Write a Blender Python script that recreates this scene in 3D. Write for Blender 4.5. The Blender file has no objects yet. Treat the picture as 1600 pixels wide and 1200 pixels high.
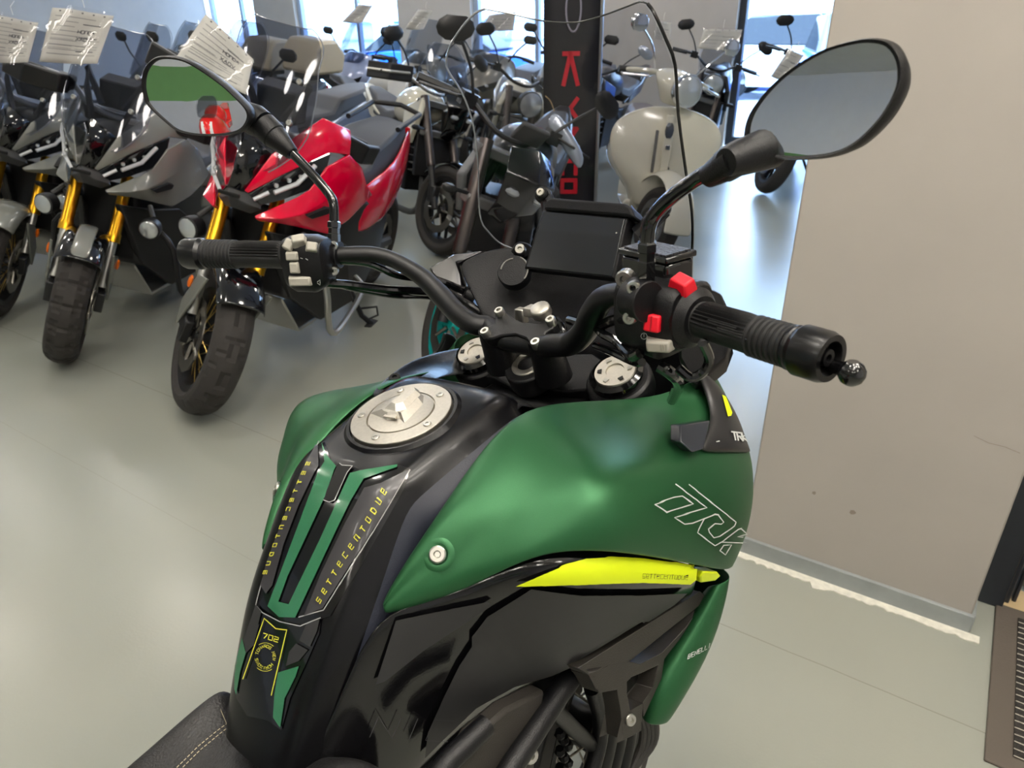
import bpy, bmesh, math, random
from mathutils import Vector as V, Matrix, Quaternion
from mathutils.bvhtree import BVHTree
R = math.radians
C = bpy.context.scene.collection
random.seed(7)

# ------------------------------------------------------------------ materials
def sc(r, g, b):
    return tuple(((x/255)/12.92 if x/255 <= .04045 else ((x/255+.055)/1.055)**2.4) for x in (r, g, b))
MATS = {}
def mat(name, rgb, rough=.5, metal=0., coat=0., noise=0., nscale=40., bump=0., bscale=200., spec=.5, emit=0., sheen=0.):
    if name in MATS: return MATS[name]
    m = bpy.data.materials.new(name); m.use_nodes = True
    nt = m.node_tree; b = nt.nodes['Principled BSDF']
    c = sc(*rgb) + (1,)
    b.inputs['Base Color'].default_value = c
    b.inputs['Roughness'].default_value = rough
    b.inputs['Metallic'].default_value = metal
    b.inputs['Coat Weight'].default_value = coat
    b.inputs['Coat Roughness'].default_value = .04
    b.inputs['Specular IOR Level'].default_value = spec
    if emit:
        b.inputs['Emission Color'].default_value = c; b.inputs['Emission Strength'].default_value = emit
    if noise or bump:
        tc = nt.nodes.new('ShaderNodeTexCoord')
    if noise:
        n = nt.nodes.new('ShaderNodeTexNoise'); n.inputs['Scale'].default_value = nscale; n.inputs['Detail'].default_value = 6
        nt.links.new(tc.outputs['Object'], n.inputs['Vector'])
        mr = nt.nodes.new('ShaderNodeMapRange'); mr.inputs[1].default_value = .3; mr.inputs[2].default_value = .7
        mr.inputs[3].default_value = 1-noise; mr.inputs[4].default_value = 1+noise
        nt.links.new(n.outputs['Fac'], mr.inputs[0])
        mx = nt.nodes.new('ShaderNodeVectorMath'); mx.operation = 'SCALE'; mx.inputs[0].default_value = c[:3]
        nt.links.new(mr.outputs[0], mx.inputs['Scale']); nt.links.new(mx.outputs[0], b.inputs['Base Color'])
    if bump:
        n2 = nt.nodes.new('ShaderNodeTexNoise'); n2.inputs['Scale'].default_value = bscale; n2.inputs['Detail'].default_value = 3
        nt.links.new(tc.outputs['Object'], n2.inputs['Vector'])
        bp = nt.nodes.new('ShaderNodeBump'); bp.inputs['Strength'].default_value = bump; bp.inputs['Distance'].default_value = .002
        nt.links.new(n2.outputs['Fac'], bp.inputs['Height']); nt.links.new(bp.outputs[0], b.inputs['Normal'])
    MATS[name] = m
    return m
def clear_mat(name, tint=(.8, .8, .82), gloss=.12, rough=.03):
    if name in MATS: return MATS[name]
    m = bpy.data.materials.new(name); m.use_nodes = True; nt = m.node_tree
    for n in list(nt.nodes): nt.nodes.remove(n)
    o = nt.nodes.new('ShaderNodeOutputMaterial'); t = nt.nodes.new('ShaderNodeBsdfTransparent'); g = nt.nodes.new('ShaderNodeBsdfGlossy')
    t.inputs['Color'].default_value = tint + (1,); g.inputs['Roughness'].default_value = rough
    lw = nt.nodes.new('ShaderNodeLayerWeight'); lw.inputs['Blend'].default_value = gloss
    mr = nt.nodes.new('ShaderNodeMath'); mr.operation = 'MULTIPLY_ADD'; mr.inputs[1].default_value = .55; mr.inputs[2].default_value = .02
    mx = nt.nodes.new('ShaderNodeMixShader')
    nt.links.new(lw.outputs['Fresnel'], mr.inputs[0]); nt.links.new(mr.outputs[0], mx.inputs['Fac'])
    nt.links.new(t.outputs[0], mx.inputs[1]); nt.links.new(g.outputs[0], mx.inputs[2]); nt.links.new(mx.outputs[0], o.inputs[0])
    MATS[name] = m
    return m

# ------------------------------------------------------------------ mesh builder
class G:
    def __init__(s): s.v = []; s.f = []
    def add(s, vs, fs):
        o = len(s.v); s.v += [V(p) for p in vs]; s.f += [tuple(i+o for i in q) for q in fs]; return s
    def box(s, c, d, M=None):
        x, y, z = d[0]/2, d[1]/2, d[2]/2
        vs = [V((a, b, e)) for a in (-x, x) for b in (-y, y) for e in (-z, z)]
        if M is not None: vs = [M @ p for p in vs]
        vs = [p + V(c) for p in vs]
        return s.add(vs, [(0, 1, 3, 2), (4, 6, 7, 5), (0, 4, 5, 1), (2, 3, 7, 6), (0, 2, 6, 4), (1, 5, 7, 3)])
    def tube(s, path, r, n=12, caps=True, closed=False, flat=1.):
        P = [V(p) for p in path]; k = len(P)
        rr = r if isinstance(r, (list, tuple)) else [r]*k
        ts = []
        for i in range(k):
            if closed: t = P[(i+1) % k]-P[i-1]
            else: t = P[min(i+1, k-1)]-P[max(i-1, 0)]
            ts.append(t.normalized())
        a = V((0, 0, 1)) if abs(ts[0].z) < .9 else V((1, 0, 0))
        u = ts[0].cross(a).normalized(); rings = []
        for i in range(k):
            if i:
                q = ts[i-1].rotation_difference(ts[i]); u = (q @ u)
                u = (u - ts[i]*u.dot(ts[i])).normalized()
            w = ts[i].cross(u)
            rings.append([P[i] + (u*math.cos(2*math.pi*j/n) + w*math.sin(2*math.pi*j/n)*flat)*rr[i] for j in range(n)])
        return s.loft(rings, caps=caps and not closed, closed=closed)
    def loft(s, rings, caps=True, closed=False):
        n = len(rings[0]); k = len(rings)
        vs = [p for r in rings for p in r]; fs = []
        for i in range(k if closed else k-1):
            a = i*n; b = ((i+1) % k)*n
            for j in range(n):
                fs.append((a+j, a+(j+1) % n, b+(j+1) % n, b+j))
        if caps:
            fs.append(tuple(range(n-1, -1, -1))); fs.append(tuple((k-1)*n+j for j in range(n)))
        return s.add(vs, fs)
    def lathe(s, prof, o, ax, n=24, caps=True, squash=None):
        o = V(o); ax = V(ax).normalized()
        a = V((0, 0, 1)) if abs(ax.z) < .9 else V((1, 0, 0))
        u = ax.cross(a).normalized(); w = ax.cross(u)
        rings = [[o+ax*h+(u*math.cos(2*math.pi*j/n)+w*math.sin(2*math.pi*j/n))*max(r, 1e-5) for j in range(n)] for r, h in prof]
        return s.loft(rings, caps=caps)
    def ball(s, c, r, n=14, sx=(1, 1, 1)):
        c = V(c); rings = []
        for i in range(1, n//2):
            th = math.pi*i/(n//2)
            rings.append([c+V((math.sin(th)*math.cos(2*math.pi*j/n)*sx[0], math.sin(th)*math.sin(2*math.pi*j/n)*sx[1], math.cos(th)*sx[2]))*r for j in range(n)])
        return s.loft(rings)
    def grid(s, rows, closed=False):
        n = len(rows[0]); vs = [p for r in rows for p in r]; fs = []
        for i in range(len(rows)-1):
            for j in range(n-1 if not closed else n):
                fs.append((i*n+j, i*n+(j+1) % n, (i+1)*n+(j+1) % n, (i+1)*n+j))
        return s.add(vs, fs)
    def prism(s, poly, d):
        poly = [V(p) for p in poly]; n = len(poly); d = V(d)
        vs = poly + [p+d for p in poly]
        return s.add(vs, [tuple(range(n-1, -1, -1)), tuple(range(n, 2*n))] + [(i, (i+1) % n, n+(i+1) % n, n+i) for i in range(n)])
    def strip(s, a, b, d):
        """solid band between two polylines a and b, thickness vector d"""
        n = len(a); a = [V(p) for p in a]; b = [V(p) for p in b]; d = V(d)
        rings = [[a[i], b[i], b[i]+d, a[i]+d] for i in range(n)]
        return s.loft(rings)
    def mir(s, both=True):
        n = len(s.v); o = n if both else 0
        mv = [V((p.x, -p.y, p.z)) for p in s.v]; mf = [tuple(i+o for i in reversed(q)) for q in s.f]
        if both: s.v += mv; s.f += mf
        else: s.v = mv; s.f = mf
        return s
    def xf(s, M):
        s.v = [M @ p for p in s.v]; return s
    def copy(s):
        g = G(); g.v = [p.copy() for p in s.v]; g.f = list(s.f); return g
    def merge(s, o): return s.add(o.v, o.f)
def mirrored(g): return g.copy().mir(False)

def make(name, g, m, parent=None, solid=0., sub=0, bev=0., ang=35, smooth=True, label=None, off=-1., bevseg=2, fix=True):
    me = bpy.data.meshes.new(name)
    bm = bmesh.new()
    vs = [bm.verts.new(p) for p in g.v]
    for q in g.f:
        if len(set(q)) < 3: continue
        try: bm.faces.new([vs[i] for i in q])
        except ValueError: pass
    bmesh.ops.remove_doubles(bm, verts=bm.verts, dist=1e-6)
    if fix: bmesh.ops.recalc_face_normals(bm, faces=bm.faces)
    for e in bm.faces: e.smooth = smooth
    bm.to_mesh(me); bm.free()
    if smooth and not sub: me.set_sharp_from_angle(angle=R(ang))
    for k in (m if isinstance(m, (list, tuple)) else [m]): me.materials.append(k)
    o = bpy.data.objects.new(name, me); C.objects.link(o)
    if parent is not None: o.parent = parent
    if solid:
        d = o.modifiers.new('solid', 'SOLIDIFY'); d.thickness = solid; d.offset = off
    if bev:
        d = o.modifiers.new('bevel', 'BEVEL'); d.width = bev; d.segments = bevseg; d.limit_method = 'ANGLE'; d.angle_limit = R(30)
    if sub:
        d = o.modifiers.new('subsurf', 'SUBSURF'); d.levels = sub; d.render_levels = sub
    if label: o['label'] = label
    return o
def tag(o, label, cat, group=None, kind=None):
    if label: o['label'] = label
    if cat: o['category'] = cat
    if group: o['group'] = group
    if kind: o['kind'] = kind
    return o
def empty(name, M=None):
    o = bpy.data.objects.new(name, None); o.empty_display_size = .1; C.objects.link(o)
    if M is not None: o.matrix_world = M
    return o
def struct(name, g, m, **k):
    o = make(name, g, m, **k); o['kind'] = 'structure'; return o
def copy_tree(o, parent=None):
    c = o.copy(); C.objects.link(c)
    if parent is not None: c.parent = parent
    for ch in list(o.children): copy_tree(ch, c)
    return c
def spl(pts, k=6):
    """Catmull-Rom through points"""
    P = [V(p) for p in pts]; out = []
    for i in range(len(P)-1):
        a = P[max(i-1, 0)]; b = P[i]; c = P[i+1]; d = P[min(i+2, len(P)-1)]
        for j in range(k):
            t = j/k
            out.append(.5*((2*b)+(c-a)*t+(2*a-5*b+4*c-d)*t*t+(3*b-a-3*c+d)*t**3))
    out.append(P[-1]); return out

# ------------------------------------------------------------------ camera
CH, PIT, ROLL, F = 1.4182, R(27.13977), R(1.17742), 1107.75
fwd = V((0, math.cos(PIT), -math.sin(PIT))); rt = V((1, 0, 0)); up = rt.cross(fwd)
q = Quaternion(fwd, ROLL); rt = q @ rt; up = q @ up
CAM = V((0, 0, CH))
def ray(u, v): return fwd + rt*((u-800)/F) + up*((600-v)/F)
def FL(u, v, z=0.):
    d = ray(u, v); t = (z-CH)/d.z; return CAM + d*t
class Frame:
    """local frame of a thing standing in the room; measures a photo point on a known plane of the thing"""
    def __init__(s, M): s.M = M; s.I = M.inverted(); s.C = s.I @ CAM; s.r3 = s.I.to_3x3()
    def d(s, u, v): return s.r3 @ ray(u, v)
    def P(s, u, v, y=None, x=None, z=None):
        d = s.d(u, v)
        if y is not None: t = (y-s.C.y)/d.y
        elif x is not None: t = (x-s.C.x)/d.x
        else: t = (z-s.C.z)/d.z
        return s.C + d*t
    def pl(s, u, v, o, n):
        d = s.d(u, v); n = V(n); return s.C + d*((V(o)-s.C).dot(n)/d.dot(n))
    def L(s, pts, y=None):
        return [s.P(p[0], p[1], p[2] if len(p) > 2 else y) for p in pts]
def pose(x, y, head, lean=0., z=0.):
    return Matrix.Translation((x, y, z)) @ Matrix.Rotation(R(head), 4, 'Z') @ Matrix.Rotation(R(lean), 4, 'X')

# ------------------------------------------------------------------ stickers laid on a surface
def bvh_of(objs):
    bpy.context.view_layer.update(); dg = bpy.context.evaluated_depsgraph_get()
    return [BVHTree.FromObject(o, dg) for o in objs]
def lay(fr, bv, u, v, off=.0009, hint=None):
    d = fr.d(u, v).normalized(); best = None
    for b in bv:
        h = b.ray_cast(fr.C, d)
        if h[0] is not None and (best is None or h[3] < best[3]): best = h
    if best is None:
        p = fr.C + d*(hint or .8); bb = min((b.find_nearest(p) for b in bv), key=lambda h: h[3])
        n = bb[1] if bb[1].dot(d) < 0 else -bb[1]
        return bb[0] + n*off, hint
    n = best[1] if best[1].dot(d) < 0 else -best[1]
    return best[0] + n*off, best[3]
def poly_px(poly, step):
    bm = bmesh.new(); vs = [bm.verts.new((p[0], p[1], 0)) for p in poly]; bm.faces.new(vs)
    bmesh.ops.triangulate(bm, faces=bm.faces[:])
    for _ in range(8):
        es = [e for e in bm.edges if e.calc_length() > step]
        if not es: break
        bmesh.ops.subdivide_edges(bm, edges=es, cuts=1); bmesh.ops.triangulate(bm, faces=[f for f in bm.faces if len(f.verts) > 3])
    bm.verts.index_update()
    r = [(v.co.x, v.co.y) for v in bm.verts], [tuple(v.index for v in f.verts) for f in bm.faces]
    bm.free(); return r
def sticker(name, polys, fr, bv, m, parent, step=12, off=.0009, label=None):
    for poly in polys:
        g = G(); vs, fs = poly_px(poly, step); h = None; out = []
        for u, v in vs:
            p, h = lay(fr, bv, u, v, off, h); out.append(p)
        g.add(out, fs)
        o = make(name, g, m, parent, ang=180, label=label)
    return o
def ribbons(name, lines, w, fr, bv, m, parent, step=6, off=.0016, label=None):
    g = G()
    for ln in lines:
        P = [V((a[0], a[1])) for a in ln]; D = [P[0]]
        for a, b in zip(P, P[1:]):
            k = max(1, int((b-a).length/step))
            D += [a+(b-a)*(i/k) for i in range(1, k+1)]
        h = None; row = []
        for i, p in enumerate(D):
            t = (D[min(i+1, len(D)-1)]-D[max(i-1, 0)])
            if t.length < 1e-6: t = V((1, 0))
            t.normalize(); n = V((-t.y, t.x))*w/2
            if i == 0: p = p - t*w*.4
            if i == len(D)-1: p = p + t*w*.4
            a, h = lay(fr, bv, p.x+n.x, p.y+n.y, off, h); b, h = lay(fr, bv, p.x-n.x, p.y-n.y, off, h)
            row.append([a, b])
        g.grid(row)
    return make(name, g, m, parent, ang=180, label=label)
# square stroke letters in a unit cell (x right, y up)
FONT = {'S': [[(1, 1), (0, 1), (0, .5), (1, .5), (1, 0), (0, 0)]], 'E': [[(1, 1), (0, 1), (0, 0), (1, 0)], [(0, .5), (.9, .5)]],
        'e': [[(0, .5), (1, .5), (1, 1), (0, 1), (0, 0), (1, 0)]], 'T': [[(0, 1), (1, 1)], [(.5, 1), (.5, 0)]],
        'C': [[(1, 1), (0, 1), (0, 0), (1, 0)]], 'n': [[(0, 0), (0, 1), (1, 1), (1, 0)]], 'N': [[(0, 0), (0, 1), (1, 0), (1, 1)]],
        'O': [[(0, 0), (0, 1), (1, 1), (1, 0), (0, 0)]], 'D': [[(0, 0), (0, 1), (.75, 1), (1, .75), (1, .25), (.75, 0), (0, 0)]],
        'U': [[(0, 1), (0, 0), (1, 0), (1, 1)]], 'W': [[(0, 1), (.2, 0), (.5, .7), (.8, 0), (1, 1)]], 'A': [[(0, 0), (.5, 1), (1, 0)], [(.2, .4), (.8, .4)]],
        'R': [[(0, 0), (0, 1), (1, 1), (1, .5), (0, .5)], [(.45, .5), (1, 0)]], 'H': [[(0, 0), (0, 1)], [(1, 0), (1, 1)], [(0, .5), (1, .5)]],
        'I': [[(.5, 0), (.5, 1)]], 'Z': [[(0, 1), (1, 1), (0, 0), (1, 0)]], 'B': [[(0, 0), (0, 1), (.9, 1), (.9, .5), (0, .5)], [(.9, .5), (1, .25), (.9, 0), (0, 0)]],
        'L': [[(0, 1), (0, 0), (1, 0)]], 'K': [[(0, 0), (0, 1)], [(1, 1), (0, .45), (1, 0)]], 'M': [[(0, 0), (0, 1), (.5, .4), (1, 1), (1, 0)]],
        'Y': [[(0, 1), (.5, .5), (1, 1)], [(.5, .5), (.5, 0)]], '7': [[(0, 1), (1, 1), (.4, 0)]], '0': [[(0, 0), (0, 1), (1, 1), (1, 0), (0, 0)]],
        '2': [[(0, 1), (1, 1), (1, .5), (0, .5), (0, 0), (1, 0)]], '1': [[(.2, .8), (.5, 1), (.5, 0)]], 'X': [[(0, 0), (1, 1)], [(0, 1), (1, 0)]],
        'V': [[(0, 1), (.5, 0), (1, 1)]], 'P': [[(0, 0), (0, 1), (1, 1), (1, .5), (0, .5)]], 'G': [[(1, 1), (0, 1), (0, 0), (1, 0), (1, .5), (.5, .5)]]}
def word(txt, o, ex, ey, gap=.35, sl=0.):
    """polylines of a word; o lower left, ex = advance vector of one letter width, ey = letter height vector"""
    o = V(o); ex = V(ex); ey = V(ey); out = []
    for i, ch in enumerate(txt):
        for ln in FONT.get(ch, []):
            out.append([tuple(o + ex*(i*(1+gap)+x+sl*y) + ey*y) for x, y in ln])
    return out
LAMP, SKY, EXPO = 39., 14., -0.05
MIRR, MIRL = (-.97, .1, .15), (-.85, -.5, -.022)
# ------------------------------------------------------------------ the showroom: local axes a (along the windows), b (towards the windows)
RY = -33.9
ROOM = Matrix.Rotation(R(RY), 4, 'Z')
def ab(x, y):
    p = ROOM.inverted() @ V((x, y, 0)); return p.x, p.y
def put(o): o.matrix_world = ROOM; return o
B_WIN, Z_C, A_L, A_R, B_BACK = 9.0, 3.3, -12.5, 3.2, -6.5

def floor_mat():
    m = bpy.data.materials.new('grey_epoxy_floor'); m.use_nodes = True; nt = m.node_tree; b = nt.nodes['Principled BSDF']
    L = nt.links.new
    tc = nt.nodes.new('ShaderNodeTexCoord'); sx = nt.nodes.new('ShaderNodeSeparateXYZ'); L(tc.outputs['Object'], sx.inputs[0])
    n = nt.nodes.new('ShaderNodeTexNoise'); n.inputs['Scale'].default_value = 1.1; n.inputs['Detail'].default_value = 2; L(tc.outputs['Object'], n.inputs['Vector'])
    cr = nt.nodes.new('ShaderNodeValToRGB'); cr.color_ramp.elements[0].position = .3; cr.color_ramp.elements[1].position = .72
    cr.color_ramp.elements[0].color = sc(153, 156, 147)+(1,); cr.color_ramp.elements[1].color = sc(160, 161, 150)+(1,)
    L(n.outputs['Fac'], cr.inputs[0])
    # thin saw-cut joints in the slab
    last = cr.outputs[0]
    wob = nt.nodes.new('ShaderNodeTexNoise'); wob.inputs['Scale'].default_value = 6; L(tc.outputs['Object'], wob.inputs['Vector'])
    for pos, wd, a in ((1.43, .0016, .55), (.93, .0012, .25), (-1.6, .0016, .5), (5.2, .0016, .5)):
        s1 = nt.nodes.new('ShaderNodeMath'); s1.operation = 'MULTIPLY_ADD'; s1.inputs[1].default_value = .006; s1.inputs[2].default_value = -pos-.003; L(wob.outputs['Fac'], s1.inputs[0])
        s = nt.nodes.new('ShaderNodeMath'); s.operation = 'ADD'; L(sx.outputs['Y'], s.inputs[0]); L(s1.outputs[0], s.inputs[1])
        ab_ = nt.nodes.new('ShaderNodeMath'); ab_.operation = 'ABSOLUTE'; L(s.outputs[0], ab_.inputs[0])
        lt = nt.nodes.new('ShaderNodeMath'); lt.operation = 'LESS_THAN'; lt.inputs[1].default_value = wd; L(ab_.outputs[0], lt.inputs[0])
        k = nt.nodes.new('ShaderNodeMath'); k.operation = 'MULTIPLY'; k.inputs[1].default_value = a; L(lt.outputs[0], k.inputs[0])
        mx = nt.nodes.new('ShaderNodeMix'); mx.data_type = 'RGBA'; L(k.outputs[0], mx.inputs[0]); L(last, mx.inputs[6]); mx.inputs[7].default_value = sc(120, 118, 108)+(1,)
        last = mx.outputs[2]
    L(last, b.inputs['Base Color'])
    n2 = nt.nodes.new('ShaderNodeTexNoise'); n2.inputs['Scale'].default_value = 3; n2.inputs['Detail'].default_value = 2; L(tc.outputs['Object'], n2.inputs['Vector'])
    mr = nt.nodes.new('ShaderNodeMapRange'); mr.inputs[3].default_value = .23; mr.inputs[4].default_value = .28; L(n2.outputs['Fac'], mr.inputs[0]); L(mr.outputs[0], b.inputs['Roughness'])
    n3 = nt.nodes.new('ShaderNodeTexNoise'); n3.inputs['Scale'].default_value = 130; n3.inputs['Detail'].default_value = 4; L(tc.outputs['Object'], n3.inputs['Vector'])
    bp = nt.nodes.new('ShaderNodeBump'); bp.inputs['Strength'].default_value = .08; bp.inputs['Distance'].default_value = .003; L(n3.outputs['Fac'], bp.inputs['Height']); L(bp.outputs[0], b.inputs['Normal'])
    return m
M_wall = mat('taupe_wall_paint', (172, 166, 158), .85, noise=.03, nscale=5, bump=.05)
M_white = mat('white_ceiling_paint', (240, 240, 236), .9, noise=.02, nscale=4)
M_lav = mat('pale_grey_wall_paint', (206, 208, 212), .85, noise=.03, nscale=4)
M_green = mat('green_band_paint', (116, 164, 100), .8, noise=.03, nscale=4)
M_base = mat('grey_skirting', (146, 151, 150), .6, noise=.1, nscale=14)
M_frame = mat('anthracite_door_frame', (36, 40, 46), .45, noise=.05)
M_alu = mat('pale_window_frame', (150, 165, 185), .4)

floor = put(struct('floor', G().add([(A_L, B_BACK, 0), (A_R, B_BACK, 0), (A_R, B_WIN, 0), (A_L, B_WIN, 0), (A_L, B_BACK, -.1), (A_R, B_BACK, -.1), (A_R, B_WIN, -.1), (A_L, B_WIN, -.1)],
    [(0, 1, 2, 3), (4, 7, 6, 5), (0, 4, 5, 1), (1, 5, 6, 2), (2, 6, 7, 3), (3, 7, 4, 0)]), floor_mat()))
ceil = put(struct('ceiling', G().box(((A_L+A_R)/2, (B_BACK+B_WIN)/2, Z_C+.06), (A_R-A_L+.4, B_WIN-B_BACK+.4, .12)), M_white))
put(struct('trim_5', G().box((-1.0, -1.2, Z_C-.175), (A_R+8.0, .5, .35)), M_white))     # ceiling beam behind the viewer
# rear wall (behind the viewer) and side walls, grey below, green band, white above
def banded(name, c0, c1, th):
    g = []
    for z0, z1, m in ((0, 1.06, M_lav), (1.06, 1.75, M_green), (1.75, Z_C, M_white)):
        g.append((z0, z1, m))
    (x0, y0), (x1, y1) = c0, c1
    gg = G()
    for i, (z0, z1, m) in enumerate(g):
        gg.box(((x0+x1)/2, (y0+y1)/2, (z0+z1)/2), (abs(x1-x0)+th*(abs(x1-x0) < .01), abs(y1-y0)+th*(abs(y1-y0) < .01), z1-z0))
    o = put(struct(name, gg, [M_lav, M_green, M_white], fix=False))
    for i, p in enumerate(o.data.polygons): p.material_index = i//6
    return o
banded('wall_back', (A_L, B_BACK-.06), (A_R, B_BACK-.06), .12)
put(struct('wall_left', G().box((A_L-.06, (B_BACK+B_WIN)/2, Z_C/2), (.12, B_WIN-B_BACK, Z_C)), M_wall))
put(struct('wall_side', G().box((A_R+.06, (B_BACK+B_WIN)/2, Z_C/2), (.12, B_WIN-B_BACK, Z_C)), M_lav))
# pillar at the right: the end of the partition with the door
PA0, PA1, PB = -.358, .221, 1.745
put(struct('wall_right', G().box(((PA0+PA1)/2, PB+.16, Z_C/2), (PA1-PA0, .32, Z_C)), M_wall, bev=.004))
bb = G().box(((PA0+PA1)/2, PB-.005, .0275), (PA1-PA0+.012, .012, .055)).box((PA1+.004, PB+.07, .0275), (.010, .15, .055)).box((PA0-.005, PB+.16, .0275), (.010, .33, .055))
put(struct('baseboard_right', bb, M_base, bev=.002))
g = G(); pa = []; pb = []
random.seed(3)
for i in range(61):
    a = PA0-.02+(PA1-PA0+.05)*i/60
    pa.append((a, PB-.011, .0)); pb.append((a, PB-.030-.010*random.random()-(.016 if .35 < i/60 < .42 else 0), 0))
g.strip(pa, pb, (0, 0, .003))
put(struct('trim_1', g, mat('rough_white_filler', (228, 225, 212), .9, noise=.12, nscale=60, bump=.6, bscale=90)))
# scuffs and dents on the pillar
def scuff(pts, w, name, m):
    g = G(); rows = []
    for a, z in pts: rows.append([(a, PB-.0006, z-w), (a, PB-.0006, z+w)])
    return put(struct(name, g.grid(rows), m))
Mscf = mat('wall_scuff_grey', (140, 131, 119), .9)
for i, (u, v, r) in enumerate(((1272, 770, .0055), (1332, 800, .0075))):
    p = ROOM.inverted() @ CAM; d = ROOM.inverted().to_3x3() @ ray(u, v); t = (PB-p.y)/d.y; h = p+d*t
    vs = [(h.x+math.cos(k*.63)*r*(.7+.5*random.random()), PB-.0006, h.z+math.sin(k*.63)*r*(.7+.5*random.random())) for k in range(10)]
    put(struct('trim_%d' % (7+i), G().add(vs, [tuple(range(10))]), Mscf))
ln = []
for u, v in ((1522, 681), (1545, 692), (1570, 698), (1594, 708)):
    p = ROOM.inverted() @ CAM; d = ROOM.inverted().to_3x3() @ ray(u, v); t = (PB-p.y)/d.y; h = p+d*t; ln.append((h.x, h.z))
scuff(ln, .0006, 'trim_9', Mscf)
# door beside the pillar
put(struct('trim_2', G().box((.62, PB+.30, Z_C-.55), (.80, .1, 1.1)), M_wall))
dg = G().box((.2575, 1.905, 1.1), (.073, .055, 2.2)).box((.301, 1.925, 1.1), (.012, .05, 2.2)).box((.318, 1.94, 1.1), (.010, .05, 2.2)).box((.66, 1.905, 2.235), (.88, .055, .07)).box((1.06, 1.905, 1.1), (.073, .055, 2.2))
d1 = put(struct('door_1', dg, M_frame, bev=.003))
leaf = make('door_leaf', G().box((.672, 2.00, 1.09), (.70, .045, 2.14)), mat('grey_door_leaf', (92, 95, 96), .5, noise=.04), d1, bev=.003)
hd = make('door_handle', G().tube([(.95, 1.978, 1.03), (.95, 1.93, 1.03), (.86, 1.93, 1.03)], .009), mat('brushed_steel', (170, 170, 168), .35, 1), d1)
put(struct('trim_3', G().box((2.15, 2.0, Z_C/2), (2.11, .2, Z_C)), M_wall))
put(struct('trim_4', G().box((.66, 1.93, .004), (.80, .09, .008)), mat('tan_threshold', (196, 172, 132), .6, noise=.08, nscale=30), bev=.001))

# entrance mat: rubber border and ribbed carpet
matE = empty('entrance_mat', ROOM @ Matrix.Translation((.629, 1.62, 0)))
tag(matE, 'dark ribbed entrance mat with brown rubber border on the floor by the door', 'mat')
mb = G().box((0, 0, .004), (.70, .54, .008))
make('rubber_border', mb, mat('brown_rubber', (92, 84, 76), .75, bump=.3, bscale=150), matE, bev=.003)
mc = G(); 
nr = 23
for i in range(nr):
    y = -.222+.444*i/(nr-1)
    mc.add([(-.30, y-.0095, .008), (.30, y-.0095, .008), (.30, y+.0095, .008), (-.30, y+.0095, .008), (-.30, y-.006, .0135), (.30, y-.006, .0135), (.30, y+.006, .0135), (-.30, y+.006, .0135)],
           [(0, 1, 5, 4), (1, 2, 6, 5), (2, 3, 7, 6), (3, 0, 4, 7), (4, 5, 6, 7)])
make('carpet_ribs', mc, mat('charcoal_carpet', (46, 43, 40), .95, noise=.5, nscale=160, bump=1., bscale=260), matE)
ml = G()
for i in range(nr):
    y = -.232+.444*i/(nr-1); row = []
    for k in range(61):
        x = -.30+.60*k/60; w = .0011*(random.random()-.5)
        row.append((x, y+w, .0125))
    ml.tube(row, .0015, 4)
make('carpet_thread', ml, mat('pale_carpet_thread', (178, 172, 160), .95, noise=.3, nscale=200), matE)

# window wall
cols = [(-11.2, -10.2), (-7.95, -6.62), (-4.95, -2.86), (-.2, A_R)]
gw = G()
for a0, a1 in cols: gw.box(((a0+a1)/2, B_WIN+.12, Z_C/2), (a1-a0, .24, Z_C))
put(struct('wall_front', gw, M_wall))
put(struct('trim_6', G().box(((A_L+A_R)/2, B_WIN+.12, Z_C-.12), (A_R-A_L, .24, .24)), M_wall))
M_pane = clear_mat('window_glass', (.93, .97, .98), .08)
ops = [(A_L, -11.2), (-10.2, -7.95), (-6.62, -4.95), (-2.86, -.2)]
portals = []
for i, (a0, a1) in enumerate(ops):
    fr = G(); b = B_WIN+.12
    for a in (a0+.04, a1-.04): fr.box((a, b, (Z_C-.24)/2), (.08, .09, Z_C-.24))
    for z in (.05, Z_C-.29): fr.box(((a0+a1)/2, b, z), (a1-a0, .09, .1))
    fr.box(((a0+a1)/2+.2, b, (Z_C-.24)/2), (.06, .08, Z_C-.24))
    w = put(struct('window_%d' % (i+1), fr, M_frame if i == 3 else M_alu, bev=.004))
    make('pane', G().box(((a0+a1)/2, b, (Z_C-.24)/2), (a1-a0-.1, .008, Z_C-.4)), M_pane, w)
    portals.append(((a0+a1)/2, a1-a0))

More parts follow.
